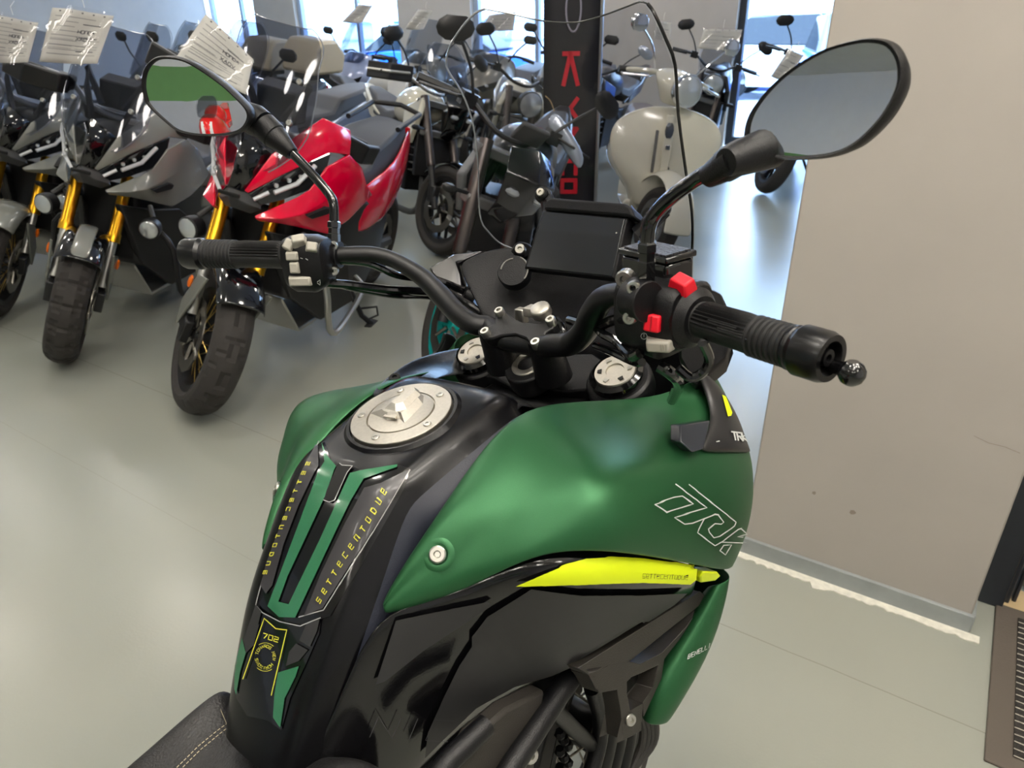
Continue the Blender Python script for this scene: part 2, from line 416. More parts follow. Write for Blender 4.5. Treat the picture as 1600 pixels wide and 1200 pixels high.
# outside
M_snow = mat('bright_forecourt', (210, 214, 220), .9, noise=.12, nscale=.8)
og = put(struct('ground', G().box((-6, B_WIN+30.3, -.08), (120, 60, .1)), M_snow))
def car(name, a, b, rz, m, label):
    root = empty(name, ROOM @ Matrix.Translation((a, b, -.03)) @ Matrix.Rotation(R(rz), 4, 'Z'))
    tag(root, label, 'car', 'parked cars outside')
    sec = [(-2.05, .35, .72, .78), (-1.95, .28, .92, .84), (-1.2, .25, .98, .88), (.8, .25, .95, .88), (1.7, .28, .82, .84), (2.05, .36, .62, .74)]
    g = G(); rings = []
    for x, z0, z1, w in sec: rings.append([(x, -w, z0), (x, w, z0), (x, w, (z0+z1)/2+.1), (x, w*.9, z1), (x, -w*.9, z1), (x, -w, (z0+z1)/2+.1)])
    g.loft(rings); make('body', g, m, root, bev=.05, sub=0)
    r2 = [[(x, -w, z0), (x, w, z0), (x, w*.84, z1), (x, -w*.84, z1)] for x, z0, z1, w in ((-1.75, .95, .98, .8), (-1.1, .97, 1.42, .8), (.1, .96, 1.46, .8), (.95, .94, .97, .8))]
    make('cabin', G().loft(r2), mat('car_glass', (30, 40, 50), .08), root, bev=.04)
    make('roof', G().box((-.5, 0, 1.46), (1.2, 1.25, .05)), m, root, bev=.03)
    for x in (-1.3, 1.3):
        for s in (-1, 1): make('wheel', G().lathe([(.05, -.1), (.31, -.1), (.33, -.06), (.33, .06), (.31, .1), (.05, .1)], (x, s*.78, .33), (0, 1, 0)), mat('car_tyre', (25, 25, 26), .8), root)
M_cblue = mat('bright_blue_car_paint', (18, 110, 230), .3, coat=.5)
M_cwht = mat('white_car_paint', (235, 238, 240), .3, coat=.5)
car('car', -9.6, 12.6, 15, M_cblue, 'blue car parked outside, seen past the left window above the grey scooters')
car('car', -5.6, 17.2, 15, M_cblue, 'blue car parked outside, seen behind the tall windscreen')
car('car', -1.9, 12.4, -70, M_cblue, 'blue car parked outside, seen in the right window beside the pillar')
car('car', -3.4, 15.5, 5, M_cwht, 'white car parked outside, seen in the right window beside the dark frame')
bg = empty('building', ROOM @ Matrix.Translation((-5, 34, 0)))
tag(bg, 'pale long building across the forecourt outside the showroom windows', 'building')
make('wall', G().box((0, 0, 2.2), (60, 6, 4.4)), mat('pale_facade', (214, 220, 226), .9, noise=.05, nscale=1), bg)
bw = G()
for k in range(5): bw.box((0, -3.03, .6+.8*k), (60, .06, .12))
make('ledge', bw, mat('blue_grey_ledge', (150, 172, 205), .8), bg)

# lamps
M_lamp = mat('warm_lamp_glow', (255, 247, 236), .5, emit=LAMP)
ml_ = mat('lamp_rim', (220, 220, 218), .4)
def lamp(x, y, r=.16):
    a, b = ab(x, y)
    e = empty('ceiling_lamp', ROOM @ Matrix.Translation((a, b, Z_C)))
    tag(e, 'round warm showroom ceiling downlight, one of a set partly added for brightness', 'lamp', 'ceiling downlights')
    make('rim', G().lathe([(r+.03, -.001), (r+.03, -.03), (r, -.03), (r, -.015)], (0, 0, 0), (0, 0, 1), caps=False), ml_, e)
    make('diffuser', G().lathe([(r*.98, -.02), (r*.98, -.085), (r*.85, -.115), (r*.5, -.13), (.0001, -.133)], (0, 0, 0), (0, 0, 1), caps=False), M_lamp, e)  # dome hangs below the rim so its side glow brightens the ceiling
k = 1+Z_C/CH
for u, v in ((30, 800), (295, 965)):
    p = FL(u, v)*k; lamp(p.x, p.y)
for a, b in ((-.9, -.3), (.9, .2), (-2.3, .9), (-4.2, -1.8), (-1.8, -2.6), (1.6, -2.4), (-2.2, 3.6), (-6.2, 1.2), (-5.4, 4.4), (-8.6, 5.2), (-2.0, 6.4), (.8, 4.4), (-9.5, -1.5), (-3.6, 2.4), (-4.6, .2), (-7.4, 3.2), (-3.6, 5.6), (-.4, 3.2), (-6.8, 6.6), (-.6, -1.6), (.4, -1.0), (.35, .75), (1.7, .9), (-.5, .7), (2.2, -.6), (.6, -2.9), (.95, .95), (.15, .1), (1.35, 1.35), (.5, -.4), (-5.8, 7.7), (-3.7, 7.6), (-2.0, 8.2), (-7.6, 7.9), (-9.3, 7.4), (-4.6, 8.3)):  # unseen ceiling lamps, many added to brighten floor, pillar and back wall
    p = ROOM @ V((a, b, 0)); lamp(p.x, p.y)

# daylight
w = bpy.data.worlds.new('daylight'); bpy.context.scene.world = w; w.use_nodes = True
bgn = w.node_tree.nodes['Background']
bgn.inputs[0].default_value = (.47, .67, 1, 1); bgn.inputs[1].default_value = SKY
for a, wd in portals:
    ld = bpy.data.lights.new('window_light_portal', 'AREA'); ld.shape = 'RECTANGLE'; ld.size = wd; ld.size_y = Z_C-.3; ld.cycles.is_portal = True
    lo = bpy.data.objects.new('window_light_portal', ld); C.objects.link(lo)
    lo.matrix_world = ROOM @ Matrix.Translation((a, B_WIN+.3, Z_C/2-.1)) @ Matrix.Rotation(R(-90), 4, 'X')

# camera
cd = bpy.data.cameras.new('camera'); co = bpy.data.objects.new('camera', cd); C.objects.link(co)
cd.sensor_fit = 'HORIZONTAL'; cd.sensor_width = 36; cd.lens = 36*F/1600; cd.clip_start = .02
cd.dof.use_dof = True; cd.dof.focus_distance = .86; cd.dof.aperture_fstop = 11
mw = Matrix((rt, up, -fwd)).transposed().to_4x4(); mw.translation = CAM; co.matrix_world = mw
bpy.context.scene.camera = co
sn = bpy.context.scene
sn.view_settings.view_transform = 'Standard'; sn.view_settings.look = 'None'; sn.view_settings.exposure = EXPO; sn.view_settings.gamma = 1; sn.view_settings.use_curve_mapping = False
sn.cycles.max_bounces = 8; sn.cycles.transparent_max_bounces = 24; sn.cycles.glossy_bounces = 4; sn.cycles.caustics_reflective = False; sn.cycles.caustics_refractive = False
sn.cycles.sample_clamp_indirect = 6
# ------------------------------------------------------------------ wheels
M_tyre = mat('tyre_rubber', (46, 43, 41), .78, noise=.08, nscale=30, bump=.2, bscale=200)
M_disc = mat('brake_disc_steel', (150, 146, 138), .35, 1, noise=.08, nscale=200)
def tyre_g(r, w, rim, n=72, pat='block'):
    g = G(); rows = []; m = 13
    for i in range(n):
        th = 2*math.pi*i/n; row = []
        for j in range(m):
            s = -1+2*j/(m-1); a = s*R(98)
            y = w/2*math.sin(a)/math.sin(R(98))*(1.0); rr = r - (1-math.cos(a))*w*.40
            dd = 0
            if abs(s) < .72:
                q = n/144; u_ = i/q
                if pat == 'block' and ((int(u_) % 8 == 0) or (j in (4, 8) and int(u_) % 8 not in (3, 4, 5))): dd = .0105
                if pat == 'road' and int(u_+2*abs(j-6)) % 16 == 0: dd = .006
                if pat == 'zig' and (int(u_+4*abs(j-6)) % 18 == 0 or (j == 6 and int(u_) % 9 < 5)): dd = .0105
            rr -= dd
            row.append(V((rr*math.cos(th), y, rr*math.sin(th))))
        e = row[-1]; s0 = row[0]
        row = [V((rim*math.cos(th), -w*.38, rim*math.sin(th)))]+row+[V((rim*math.cos(th), w*.38, rim*math.sin(th)))]
        rows.append(row)
    rows.append(rows[0]); g.grid(rows); return g
def wheel(par, c, r, w, rim, m_rim, name='front_wheel', M=None, style='spoke', discs=(1, -1), pat='block', m_spk=None, dr=.15, n=144, label=None):
    T = Matrix.Translation(c)
    if M is not None: T = M @ T
    g = G(); k = 40
    prof = [(rim-.022, -w*.36), (rim+.006, -w*.40), (rim+.004, -w*.34), (rim-.014, -w*.22), (rim-.02, 0), (rim-.014, w*.22), (rim+.004, w*.34), (rim+.006, w*.40), (rim-.022, w*.36), (rim-.034, w*.1), (rim-.034, -w*.1)]
    rings = [[V((p[0]*math.cos(2*math.pi*i/k), p[1], p[0]*math.sin(2*math.pi*i/k))) for p in prof] for i in range(k)]
    g.loft(rings, closed=True)
    g.lathe([(.02, -.07), (.045, -.05), (.035, 0), (.045, .05), (.02, .07)], (0, 0, 0), (0, 1, 0), 20)
    if style == 'cast':
        for i in range(10):
            th = 2*math.pi*i/10 + (.12 if i % 2 else -.12)
            t2 = 2*math.pi*(i//2*2+.5)/10
            g.tube([(.035*math.cos(t2), 0, .035*math.sin(t2)), ((rim-.03)*math.cos(th), 0, (rim-.03)*math.sin(th))], [.016, .010], 6)
    wo = make(name, g.xf(T), m_rim, par, label=label)
    if style == 'spoke':
        g = G()
        for i in range(32):
            th = 2*math.pi*i/32; s = .05 if i % 2 else -.05; t2 = th+(.5 if i % 4 < 2 else -.5)
            g.tube([(.036*math.cos(t2), s, .036*math.sin(t2)), ((rim-.03)*math.cos(th), s*.25, (rim-.03)*math.sin(th))], .0022, 5)
        make('spokes', g.xf(T), m_spk or M_disc, wo)
    make('tyre', tyre_g(r, w, rim, n, pat).xf(T), M_tyre, wo, ang=18)
    for s in discs:
        g = G(); kk = 36; y = s*.075
        rings = []
        for i in range(kk):
            th = 2*math.pi*i/kk; o_ = dr*(1+.02*math.cos(th*12)); a = V((math.cos(th), 0, math.sin(th)))
            rings.append([a*o_+V((0, y-.0025, 0)), a*o_+V((0, y+.0025, 0)), a*dr*.68+V((0, y+.0025, 0)), a*dr*.68+V((0, y-.0025, 0))])
        g.loft(rings, closed=True)
        for i in range(6):
            th = 2*math.pi*i/6; a = V((math.cos(th), 0, math.sin(th)))
            g.tube([a*.03+V((0, y*.9, 0)), a*dr*.7+V((0, y, 0))], .007, 6)
        make('brake_disc', g.xf(T), M_disc, wo)
    return wo
# ------------------------------------------------------------------ the green adventure motorcycle in front
MB = pose(-.12583, .42758, 52.10516, -7.07073)
MF = Frame(MB)
rake = R(25); sax = V((-math.sin(rake), 0, math.cos(rake))); spt = V((.40, 0, 1.02))
ST = Matrix.Translation(spt) @ Matrix.Rotation(R(-2.96), 4, sax) @ Matrix.Translation(-spt)   # bars turned a little
SF = Frame(MB @ ST)
bike = empty('motorcycle', MB)
tag(bike, 'dark green and black adventure motorcycle in front, with tall clear windscreen and red switches', 'motorcycle')
M_blk = mat('satin_black_plastic', (12, 12, 14), .38, spec=.35, bump=.25, bscale=900)
M_blk2 = mat('matt_black_plastic', (10, 10, 13), .5, spec=.3, bump=.3, bscale=700)
M_gls = mat('gloss_black', (10, 10, 12), .12, coat=.6)
M_tank = mat('satin_black_tank_paint', (8, 8, 11), .24, coat=.08, spec=.32, bump=.06, bscale=1400)
M_strip = mat('tank_flank_window_sheen', (38, 41, 52), .38, bump=.25, bscale=900)  # black flank with the bluish window reflection mixed into its colour
M_grn = mat('matt_metallic_green', (40, 92, 55), .40, metal=.55, coat=0, noise=.10, nscale=1800, bump=.05, bscale=1500)
M_grn2 = mat('green_pad_print', (46, 104, 72), .2, coat=.5, noise=.05, nscale=900)
M_gry = mat('dark_grey_print', (50, 49, 52), .34, coat=.1)
M_gry2 = mat('matt_grey_print', (38, 38, 39), .5)
M_yel = mat('fluorescent_yellow', (222, 240, 10), .4)
M_ytx = mat('yellow_print', (206, 204, 60), .4)
M_stl = mat('bolt_steel', (190, 188, 180), .3, 1)
M_alu2 = mat('machined_aluminium', (200, 195, 184), .42, 1, noise=.06, nscale=300)
M_red = mat('red_switch_plastic', (236, 22, 44), .4)
M_sw = mat('grey_switch_plastic', (168, 164, 152), .5)
M_rub = mat('grip_rubber', (15, 15, 16), .6, bump=.2, bscale=600)
M_bar = mat('black_anodised_bar', (11, 11, 13), .42, spec=.4, bump=.15, bscale=1200)
M_eng = mat('black_engine_metal', (12, 12, 14), .4, .3)
M_hole = mat('deep_black', (6, 6, 7), .8)
M_wht = mat('white_print', (205, 208, 205), .5)
M_lth = mat('black_seat_vinyl', (24, 23, 23), .48, bump=.5, bscale=420)
M_thr = mat('seat_thread', (176, 164, 136), .8)
M_scr = clear_mat('clear_screen', (.86, .86, .88), .12)
P, S = MF.P, SF.P
def bolt(name, c, n, r, par, m=M_stl, h=.004, sub=True, frame_m=None):
    n = V(n).normalized(); c = V(c)
    g = G().lathe([(r*.35, h*.35), (r*.45, h), (r*.85, h), (r, h*.7), (r, -h)], c, n, 16)
    o = make(name, g, m, par)
    g2 = G().lathe([(r*.42, h*.36), (r*.0001, h*.3)], c, n, 6, caps=False)
    make('socket', g2, M_hole, o, smooth=False); return o

# --- fuel tank: centre body, sections square to the spine
spine_px = [(384, 1185), (395, 1122), (412, 1050), (428, 990), (447, 925), (480, 835), (515, 738)]
spine = [P(u, v, y=0) for u, v in spine_px] + [V((.116, 0, 1.0435)), V((.165, 0, 1.0535)), V((.220, 0, 1.0625)), (V((.258, 0, 1.066))), V((.290, 0, 1.053)), V((.314, 0, 1.012))]
ys = [0, .028, .052, .066, .075, .084, .098, .122, .150, .165]
dr = [[0, .001, .004, .010, .024, .036, .046, .062, .10, .17]]*3 + [[0, .001, .003, .008, .022, .034, .044, .060, .10, .18]]*4 + [[0, .000, .001, .003, .012, .024, .036, .056, .10, .18]]*6
wid = [.80, .86, .92, .97, 1, 1, 1, 1.02, 1.06, 1.09, 1.10, 1.05, .98]
rows = []
for i, p in enumerate(spine):
    t = (spine[min(i+1, len(spine)-1)]-spine[max(i-1, 0)]).normalized(); n = V((-t.z, 0, t.x))
    if n.z < .35: n = V((-.3, 0, .6)).normalized()
    yk = ys if i > 8 else [a+(b-a)*max(0, (i-6)/3) for a, b in zip([0, .028, .052, .066, .074, .080, .087, .092, .095, .096], ys)]
    half = [V((p.x, -y*wid[i], p.z)) - n*d for y, d in zip(yk, dr[i])]
    rows.append([V((q.x, -q.y, q.z)) for q in reversed(half[1:])] + half)
g = G().grid(rows)
tank = make('fuel_tank', g, [M_tank, M_strip], bike, sub=2)
nc = len(rows[0])-1
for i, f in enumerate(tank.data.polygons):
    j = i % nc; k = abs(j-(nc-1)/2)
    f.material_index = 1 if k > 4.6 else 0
# --- filler cap, leaning back with the tank
capn = V((-.17, -.01, .985)).normalized(); capc = P(628, 648, y=0)
Mc = Matrix.Translation(capc) @ V((0, 0, 1)).rotation_difference(capn).to_matrix().to_4x4()
g = G().lathe([(.082, -.026), (.072, -.012), (.064, -.0035), (.0605, .0008), (.057, .0008), (.056, -.004)], (0, 0, 0), (0, 0, 1), 48, caps=False).xf(Mc)
make('filler_collar', g, M_tank, bike)
g = G().lathe([(.055, -.01), (.055, .003), (.0545, .0037), (.0375, .0037), (.037, .001), (.036, .001), (.0355, .004), (.031, .0046), (.0001, .0046)], (0, 0, 0), (0, 0, 1), 56).xf(Mc)
cap = make('fuel_cap', g, M_alu2, bike, ang=25)
va = R(-5)
def capxy(px, py):
    a = MF.pl(px, py, capc, capn); return Mc.inverted() @ a
for k in range(5):
    ang = R(-27+72*k)
    bolt('screw', Mc @ V((.0455*math.cos(ang), .0455*math.sin(ang), .0037)), capn, .0042, cap, h=.0015)
# raised faceted key flap
def flat_px(pts, z): return [V((q.x, q.y, z)) for q in (capxy(*p) for p in pts)]
b0 = flat_px([(580, 651), (604, 643), (640, 619), (655, 616), (664, 624), (663, 637), (646, 655), (634, 667), (627, 660), (606, 662), (597, 658)], .0044)
t0 = flat_px([(601, 651), (611, 646), (643, 623), (654, 621), (658, 626), (657, 633), (641, 650), (631, 657), (626, 655), (610, 656), (604, 654)], .0100)
g = G(); n = len(b0); g.add(b0+t0, [(i, (i+1) % n, n+(i+1) % n, n+i) for i in range(n)]+[tuple(range(n, 2*n))]); g.xf(Mc)
fl = make('key_flap', g, M_alu2, cap, ang=10)
g = G(); q = flat_px([(602, 660), (610, 652), (624, 654), (621, 663)], .0065); g.prism(q, (0, 0, .0015)).xf(Mc); make('lock_cover', g, M_alu2, fl, ang=10)

q = flat_px([(604, 651), (636, 623), (658, 621), (661, 628), (640, 652), (622, 656)], .0095); q2 = flat_px([(618, 646), (642, 625), (653, 623), (655, 627), (636, 646), (624, 649)], .0148)
g = G(); g.add(q+q2, [(i, (i+1) % 6, 6+(i+1) % 6, 6+i) for i in range(6)]+[tuple(range(6, 12))]).xf(Mc); make('ridge', g, M_alu2, fl, ang=10)

# --- front tank trim plate behind the steering head
r0 = [P(*a) for a in ((690, 590, .055), (735, 590, .02), (790, 605, -.03), (835, 622, -.085))]
r1 = [P(*a) for a in ((668, 598, .055), (715, 605, .02), (760, 622, -.03), (798, 640, -.085))]
r2 = [p+V((-.035, 0, -.03)) for p in r1]
r3 = [p+V((.05, 0, -.075)) for p in r0]
make('tank_trim', G().grid([r3, r0, r1, r2]), M_blk2, bike, solid=.003, sub=1)

# --- green side fairings (measured on the right, mirrored for the left)
def PY(l): return [P(*a) for a in l]
gs = [
 [(599, 946, -.112), (598, 947, -.116), (598, 949, -.119), (598, 951, -.121), (598, 953, -.122), (599, 955, -.122), (601, 957, -.120)],
 [(628, 893, -.110), (634, 893, -.118), (640, 900, -.126), (646, 910, -.132), (652, 921, -.136), (656, 932, -.138), (660, 941, -.136)],
 [(660, 845, -.108), (668, 842, -.119), (690, 855, -.131), (708, 868, -.141), (722, 880, -.149), (726, 900, -.154), (728, 920, -.152)],
 [(703, 780, -.106), (717, 778, -.119), (752, 795, -.135), (782, 812, -.149), (806, 825, -.163), (808, 855, -.172), (800, 882, -.170)],
 [(748, 713, -.103), (768, 708, -.116), (815, 735, -.138), (848, 765, -.163), (872, 787, -.181), (875, 828, -.190), (863, 861, -.188)],
 [(793, 660, -.100), (820, 652, -.112), (870, 688, -.140), (902, 730, -.178), (930, 762, -.202), (938, 815, -.212), (930, 860, -.208)],
 [(846, 632, -.100), (868, 640, -.114), (905, 680, -.145), (945, 722, -.188), (972, 754, -.214), (975, 817, -.224), (970, 863, -.218)],
 [(945, 628, -.122), (955, 643, -.138), (975, 685, -.166), (1005, 718, -.204), (1030, 748, -.226), (1030, 818, -.236), (1022, 871, -.228)],
 [(1040, 620, -.162), (1050, 638, -.176), (1062, 675, -.202), (1080, 712, -.224), (1092, 746, -.238), (1090, 820, -.247), (1078, 882, -.238)],
 [(1082, 592, -.185), (1097, 622, -.199), (1112, 668, -.214), (1135, 706, -.230), (1150, 752, -.245), (1143, 822, -.254), (1122, 893, -.243)],
]
ko = [.76, .84, .92, 1.05, 1.09, 1.11, 1.11, 1.10, 1.09, 1.09, 1.06]; ki = [.80, .88, .94, .98, 1, 1, 1.02, 1.04, 1.05, 1.05, 1.05]
gs = [[(u, v, y*(ki if j < 2 else ko)[i]) for j, (u, v, y) in enumerate(l)] for i, l in enumerate(gs)]
rows = [PY(l) for l in gs]
last = [P(a[0], a[1], a[2]*1.06) for a in ((1112, 575, -.190), (1130, 612, -.203), (1155, 660, -.217), (1176, 710, -.232), (1184, 762, -.243), (1177, 825, -.247), (1150, 890, -.240))]
inn = [p+V((.05, .035, -.004)) for p in last]; inn2 = [p+V((.09, .095, -.01)) for p in last]
rows += [last, inn, inn2]
gf = G().grid(rows)
gpan = make('side_fairing', gf, M_grn, bike, solid=.0035, sub=2, off=1.)
gpanL = make('side_fairing', mirrored(gf), M_grn, bike, solid=.0035, sub=2, off=1.)

# --- black side covers below
cs = [
 [(470, 1190, -.080), (500, 1160, -.095), (540, 1055, -.104), (588, 958, -.112), (655, 940, -.131), (735, 912, -.150), (800, 878, -.167), (865, 857, -.185), (930, 856, -.203), (1020, 868, -.223), (1092, 884, -.238)],
 [(500, 1215, -.100), (530, 1188, -.113), (598, 1062, -.126), (648, 992, -.138), (715, 952, -.156), (780, 920, -.174), (832, 898, -.186), (885, 888, -.200), (945, 884, -.215), (1025, 892, -.230), (1091, 898, -.240)],
 [(540, 1240, -.120), (572, 1212, -.130), (650, 1082, -.146), (712, 1022, -.158), (768, 980, -.170), (815, 955, -.181), (860, 935, -.191), (908, 920, -.203), (965, 915, -.217), (1030, 914, -.229), (1087, 912, -.236)],
 [(580, 1262, -.130), (612, 1235, -.136), (690, 1122, -.151), (752, 1060, -.162), (800, 1027, -.172), (843, 1003, -.181), (885, 980, -.190), (932, 958, -.200), (985, 943, -.211), (1040, 929, -.221), (1083, 922, -.229)],
 [(610, 1275, -.128), (642, 1245, -.134), (716, 1157, -.147), (785, 1100, -.158), (835, 1076, -.166), (875, 1057, -.173), (912, 1036, -.181), (958, 1006, -.191), (1006, 975, -.203), (1053, 945, -.214), (1080, 931, -.222)]]
kc = [.62, .66, .72, .80, .86, .94, 1.02, 1.07, 1.08, 1.08, 1.07]
rows = [PY([(u, v, y*kc[j]) for j, (u, v, y) in enumerate(l)]) for l in cs]
rows.append([p+V((0, .045, -.02)) for p in rows[-1]])
gc = G().grid(rows)
M_cov = mat('black_side_cover', (11, 11, 13), .12, coat=.35, bump=.05, bscale=500)
cov = make('side_cover', gc, M_cov, bike, solid=.003, sub=2, off=1.)
covL = make('side_cover', mirrored(gc), M_cov, bike, solid=.003, sub=2, off=1.)

# --- screws of the fairings
bv = bvh_of([gpan])
for s in (1, -1):
    c = lay(MF, bv, 684, 866, .0)[0]; h = bv[0].ray_cast(MF.C, MF.d(684, 866).normalized()); n = h[1] if h[1].dot(MF.d(684, 866)) < 0 else -h[1]
    n = (n+V((-.2, 0, .25))).normalized()
    if s < 0: c = V((c.x, -c.y, c.z)); n = V((n.x, -n.y, n.z))
    g = G().lathe([(.0085, .0006), (.0085, -.002), (.0095, .0012), (.0125, .0016), (.0155, .0002)], c, n, 28, caps=False)
    make('screw_recess', g, M_grn, bike)
    bolt('fairing_screw', c+n*.0012, n, .0078, bike, h=.0028)

# --- stickers and prints
bt = bvh_of([tank])
WS = {}
PAD = [(498, 690), (503, 712), (520, 735)]
sticker('tank_pad', [[(499, 698), (508, 692), (518, 722), (528, 733), (533, 727), (554, 732), (565, 736), (590, 733), (622, 728), (641, 733), (630, 765), (598, 822), (560, 890), (517, 962), (478, 977), (440, 969), (412, 950), (404, 940), (416, 890), (444, 820), (478, 742)]], MF, bt, M_gls, bike, off=.0016)
sticker('tank_pad', [[(405, 948), (413, 957), (440, 972), (472, 979), (503, 966), (500, 990), (478, 1040), (455, 1090), (441, 1140), (420, 1125), (388, 1118), (371, 1090), (372, 1060), (388, 1000)]], MF, bt, M_gls, bike, off=.0014)
G1 = [(508, 693), (516, 722), (527, 735), (531, 733), (498, 800), (463, 862), (438, 945), (439, 952), (459, 963), (467, 965), (480, 940), (494, 888), (545, 790), (568, 750), (577, 745), (622, 733), (622, 730), (590, 735), (556, 740), (548, 741), (498, 838), (472, 902), (462, 945), (440, 944), (441, 938), (455, 880), (500, 782)]
sticker('green_stripe', [[(504, 694), (509, 724), (500, 739), (470, 820), (440, 900), (422, 947), (440, 964), (465, 965), (500, 890), (530, 826), (550, 785), (570, 751), (621, 733), (622, 729), (565, 738), (549, 742),
    (530, 784), (500, 850), (471, 910), (455, 944), (439, 940), (453, 901), (491, 820), (512, 775), (524, 738), (527, 731), (513, 715)]], MF, bt, M_grn2, bike, off=.003)
sticker('grey_pad_panel', [[(498, 692), (500, 730), (493, 742), (470, 790), (447, 850), (429, 915), (419, 928), (411, 915), (420, 880), (444, 815), (473, 740)],
    [(640, 735), (596, 757), (571, 764), (540, 822), (505, 895), (478, 962), (507, 950), (550, 880), (590, 815), (622, 762)]], MF, bt, M_gry, bike, off=.0028)
ribbons('pad_edge', [[(500, 692), (474, 742), (446, 815), (421, 880), (408, 925), (403, 945)], [(640, 736), (622, 764), (590, 818), (550, 884), (508, 953), (470, 964)], [(405, 948), (413, 957), (440, 971), (472, 978), (503, 965)]], 1.6, MF, bt, mat('pad_bright_edge', (150, 150, 150), .2, coat=.5), bike, off=.0024)
sticker('key_slot', [[(531, 727), (536, 731), (553, 732), (545, 742), (527, 782), (519, 786), (510, 783), (514, 768)]], MF, bt, M_hole, bike, off=.0034)
ribbons('slot_edge', [[(553, 732), (545, 742), (527, 783), (519, 786), (510, 783)], [(533, 728), (537, 731), (552, 732)]], 1.2, MF, bt, mat('pad_bright_edge', (150, 150, 150), .2, coat=.5), bike, off=.0038)
# SETTECENTODUE along both pad edges
def along(path, n):
    Q = [V((p[0], p[1])) for p in path]; L = [0]
    for a, b in zip(Q, Q[1:]): L.append(L[-1]+(b-a).length)
    out = []
    for i in range(n):
        s = L[-1]*i/(n-1); k = max(j for j in range(len(Q)-1) if L[j] <= s+1e-6); t = (s-L[k])/(L[k+1]-L[k])
        out.append((Q[k].lerp(Q[k+1], t), (Q[k+1]-Q[k]).normalized()))
    return out
def word_on(txt, path, w, h, side):
    out = []
    for (p, t), ch in zip(along(path, len(txt)), txt):
        n = V((t.y, -t.x))*side
        for ln in FONT[ch]: out.append([tuple(p+t*(x-.5)*w+n*(y-.5)*h+t*(y-.5)*w*.35) for x, y in ln])
    return out
ribbons('pad_lettering', word_on('SeTTeCenTODUe', [(503, 938), (540, 872), (572, 822), (600, 770)], 5.5, 7, 1), 1.5, MF, bt, M_ytx, bike, off=.0042, step=4)
ribbons('pad_lettering', word_on('SeTTeCenTODUe', [(485, 728), (464, 775), (440, 838), (420, 895)], 5.5, 5, -1), 1.3, MF, bt, M_ytx, bike, off=.0042, step=4)
# lower pad: chevrons, green tips, 702 and the round motto
sticker('pad_chevron', [[(403, 945), (412, 955), (404, 990), (389, 1016), (384, 1000)], [(502, 967), (498, 985), (487, 1010), (471, 1000), (482, 975)], [(466, 1005), (484, 1015), (470, 1032), (450, 1040), (455, 1018)], [(396, 985), (409, 975), (400, 1008), (388, 1020), (386, 1008)]], MF, bt, M_gry2, bike, off=.0026)
sticker('green_tip', [[(470, 1040), (465, 1056), (448, 1090), (441, 1136), (430, 1120), (432, 1085), (438, 1050)], [(382, 996), (388, 1020), (379, 1050), (373, 1085), (370, 1075), (371, 1040)]], MF, bt, M_grn2, bike, off=.0026)
ribbons('yellow_frame', [[(428, 1085), (452, 984), (435, 982), (417, 966), (384, 1060)]], 1.5, MF, bt, M_ytx, bike, off=.003)
ribbons('pad_number', word('702', (415, 996), (6.0, 1.8), (1.6, -7.0), .42), 1.4, MF, bt, M_ytx, bike, off=.0032, step=3)
cx, cy, ra, rb = 419, 1026, 15, 17
ml = []
txt = 'TOWARDS NEW HORIZONS '
for i, ch in enumerate(txt):
    if ch == ' ': continue
    th = R(158) - 2*math.pi*(i+.5)/len(txt)*-1
    th = R(200)+2*math.pi*i/len(txt)
    c = V((cx+ra*math.cos(th)*.92, cy+rb*math.sin(th))); t = V((-math.sin(th)*ra, math.cos(th)*rb)).normalized(); n = V((t.y, -t.x))
    for lnn in FONT[ch]: ml.append([tuple(c+t*(x-.5)*3.2+n*(y-.5)*4.2) for x, y in lnn])
ribbons('pad_motto', ml, .75, MF, bt, M_ytx, bike, off=.0032, step=3)
ribbons('motto_ring', [[(cx+19.5*math.cos(R(a)), cy+22*math.sin(R(a))) for a in range(a0, a0+71, 10)] for a0 in (-120, 60)], .7, MF, bt, M_ytx, bike, off=.0032)

bg_ = bvh_of([gpan]); bc_ = bvh_of([cov])
# outlined TRK letters
def zz(l): return [(980+x/3.529, 560+y/3.529) for x, y in l]
TRK = [zz([(130, 805), (232, 768), (280, 760), (340, 800), (195, 845), (130, 805)]),
       zz([(245, 700), (415, 820), (237, 872), (293, 908), (335, 903), (460, 855), (478, 858), (508, 897), (495, 908), (460, 905), (425, 932), (430, 950), (455, 980), (488, 972), (568, 918), (577, 897), (318, 700)]),
       zz([(400, 880), (372, 932), (365, 952), (462, 1022), (505, 998), (590, 935), (605, 932), (640, 962), (585, 975), (648, 983)]),
       zz([(500, 1003), (638, 1010)]), zz([(490, 1048), (510, 1020), (553, 1018), (520, 1072), (490, 1048)])]
ribbons('outline_lettering', TRK, 1.7, MF, bg_, M_wht, bike, off=.005)
# yellow flash and its lettering, grey prints
sticker('yellow_flash', [[(806, 912), (845, 896), (880, 882), (912, 874), (950, 872), (1000, 874), (1050, 880), (1084, 885), (1083, 903), (1074, 910), (1000, 907), (940, 908), (870, 910)]], MF, bc_, M_yel, bike, off=.0042, step=8)
ribbons('flash_lettering', word('SeTTeCenTODUe', (998, 900), (3.9, .12), (.6, -5.2), .42), .65, MF, bc_, M_gls, bike, off=.0048, step=4)
sticker('grey_print', [[(618, 966), (700, 948), (762, 935), (768, 940), (700, 985), (660, 1012), (600, 1060), (585, 1065)], [(735, 990), (760, 958), (830, 915), (905, 925), (1000, 925), (1070, 922), (1050, 940), (1000, 972), (905, 1030), (860, 1050), (800, 1068), (740, 1102), (690, 1150), (660, 1180), (665, 1140), (690, 1085), (715, 1035), (735, 1005)]], MF, bc_, M_gry2, bike, off=.0046, step=7)
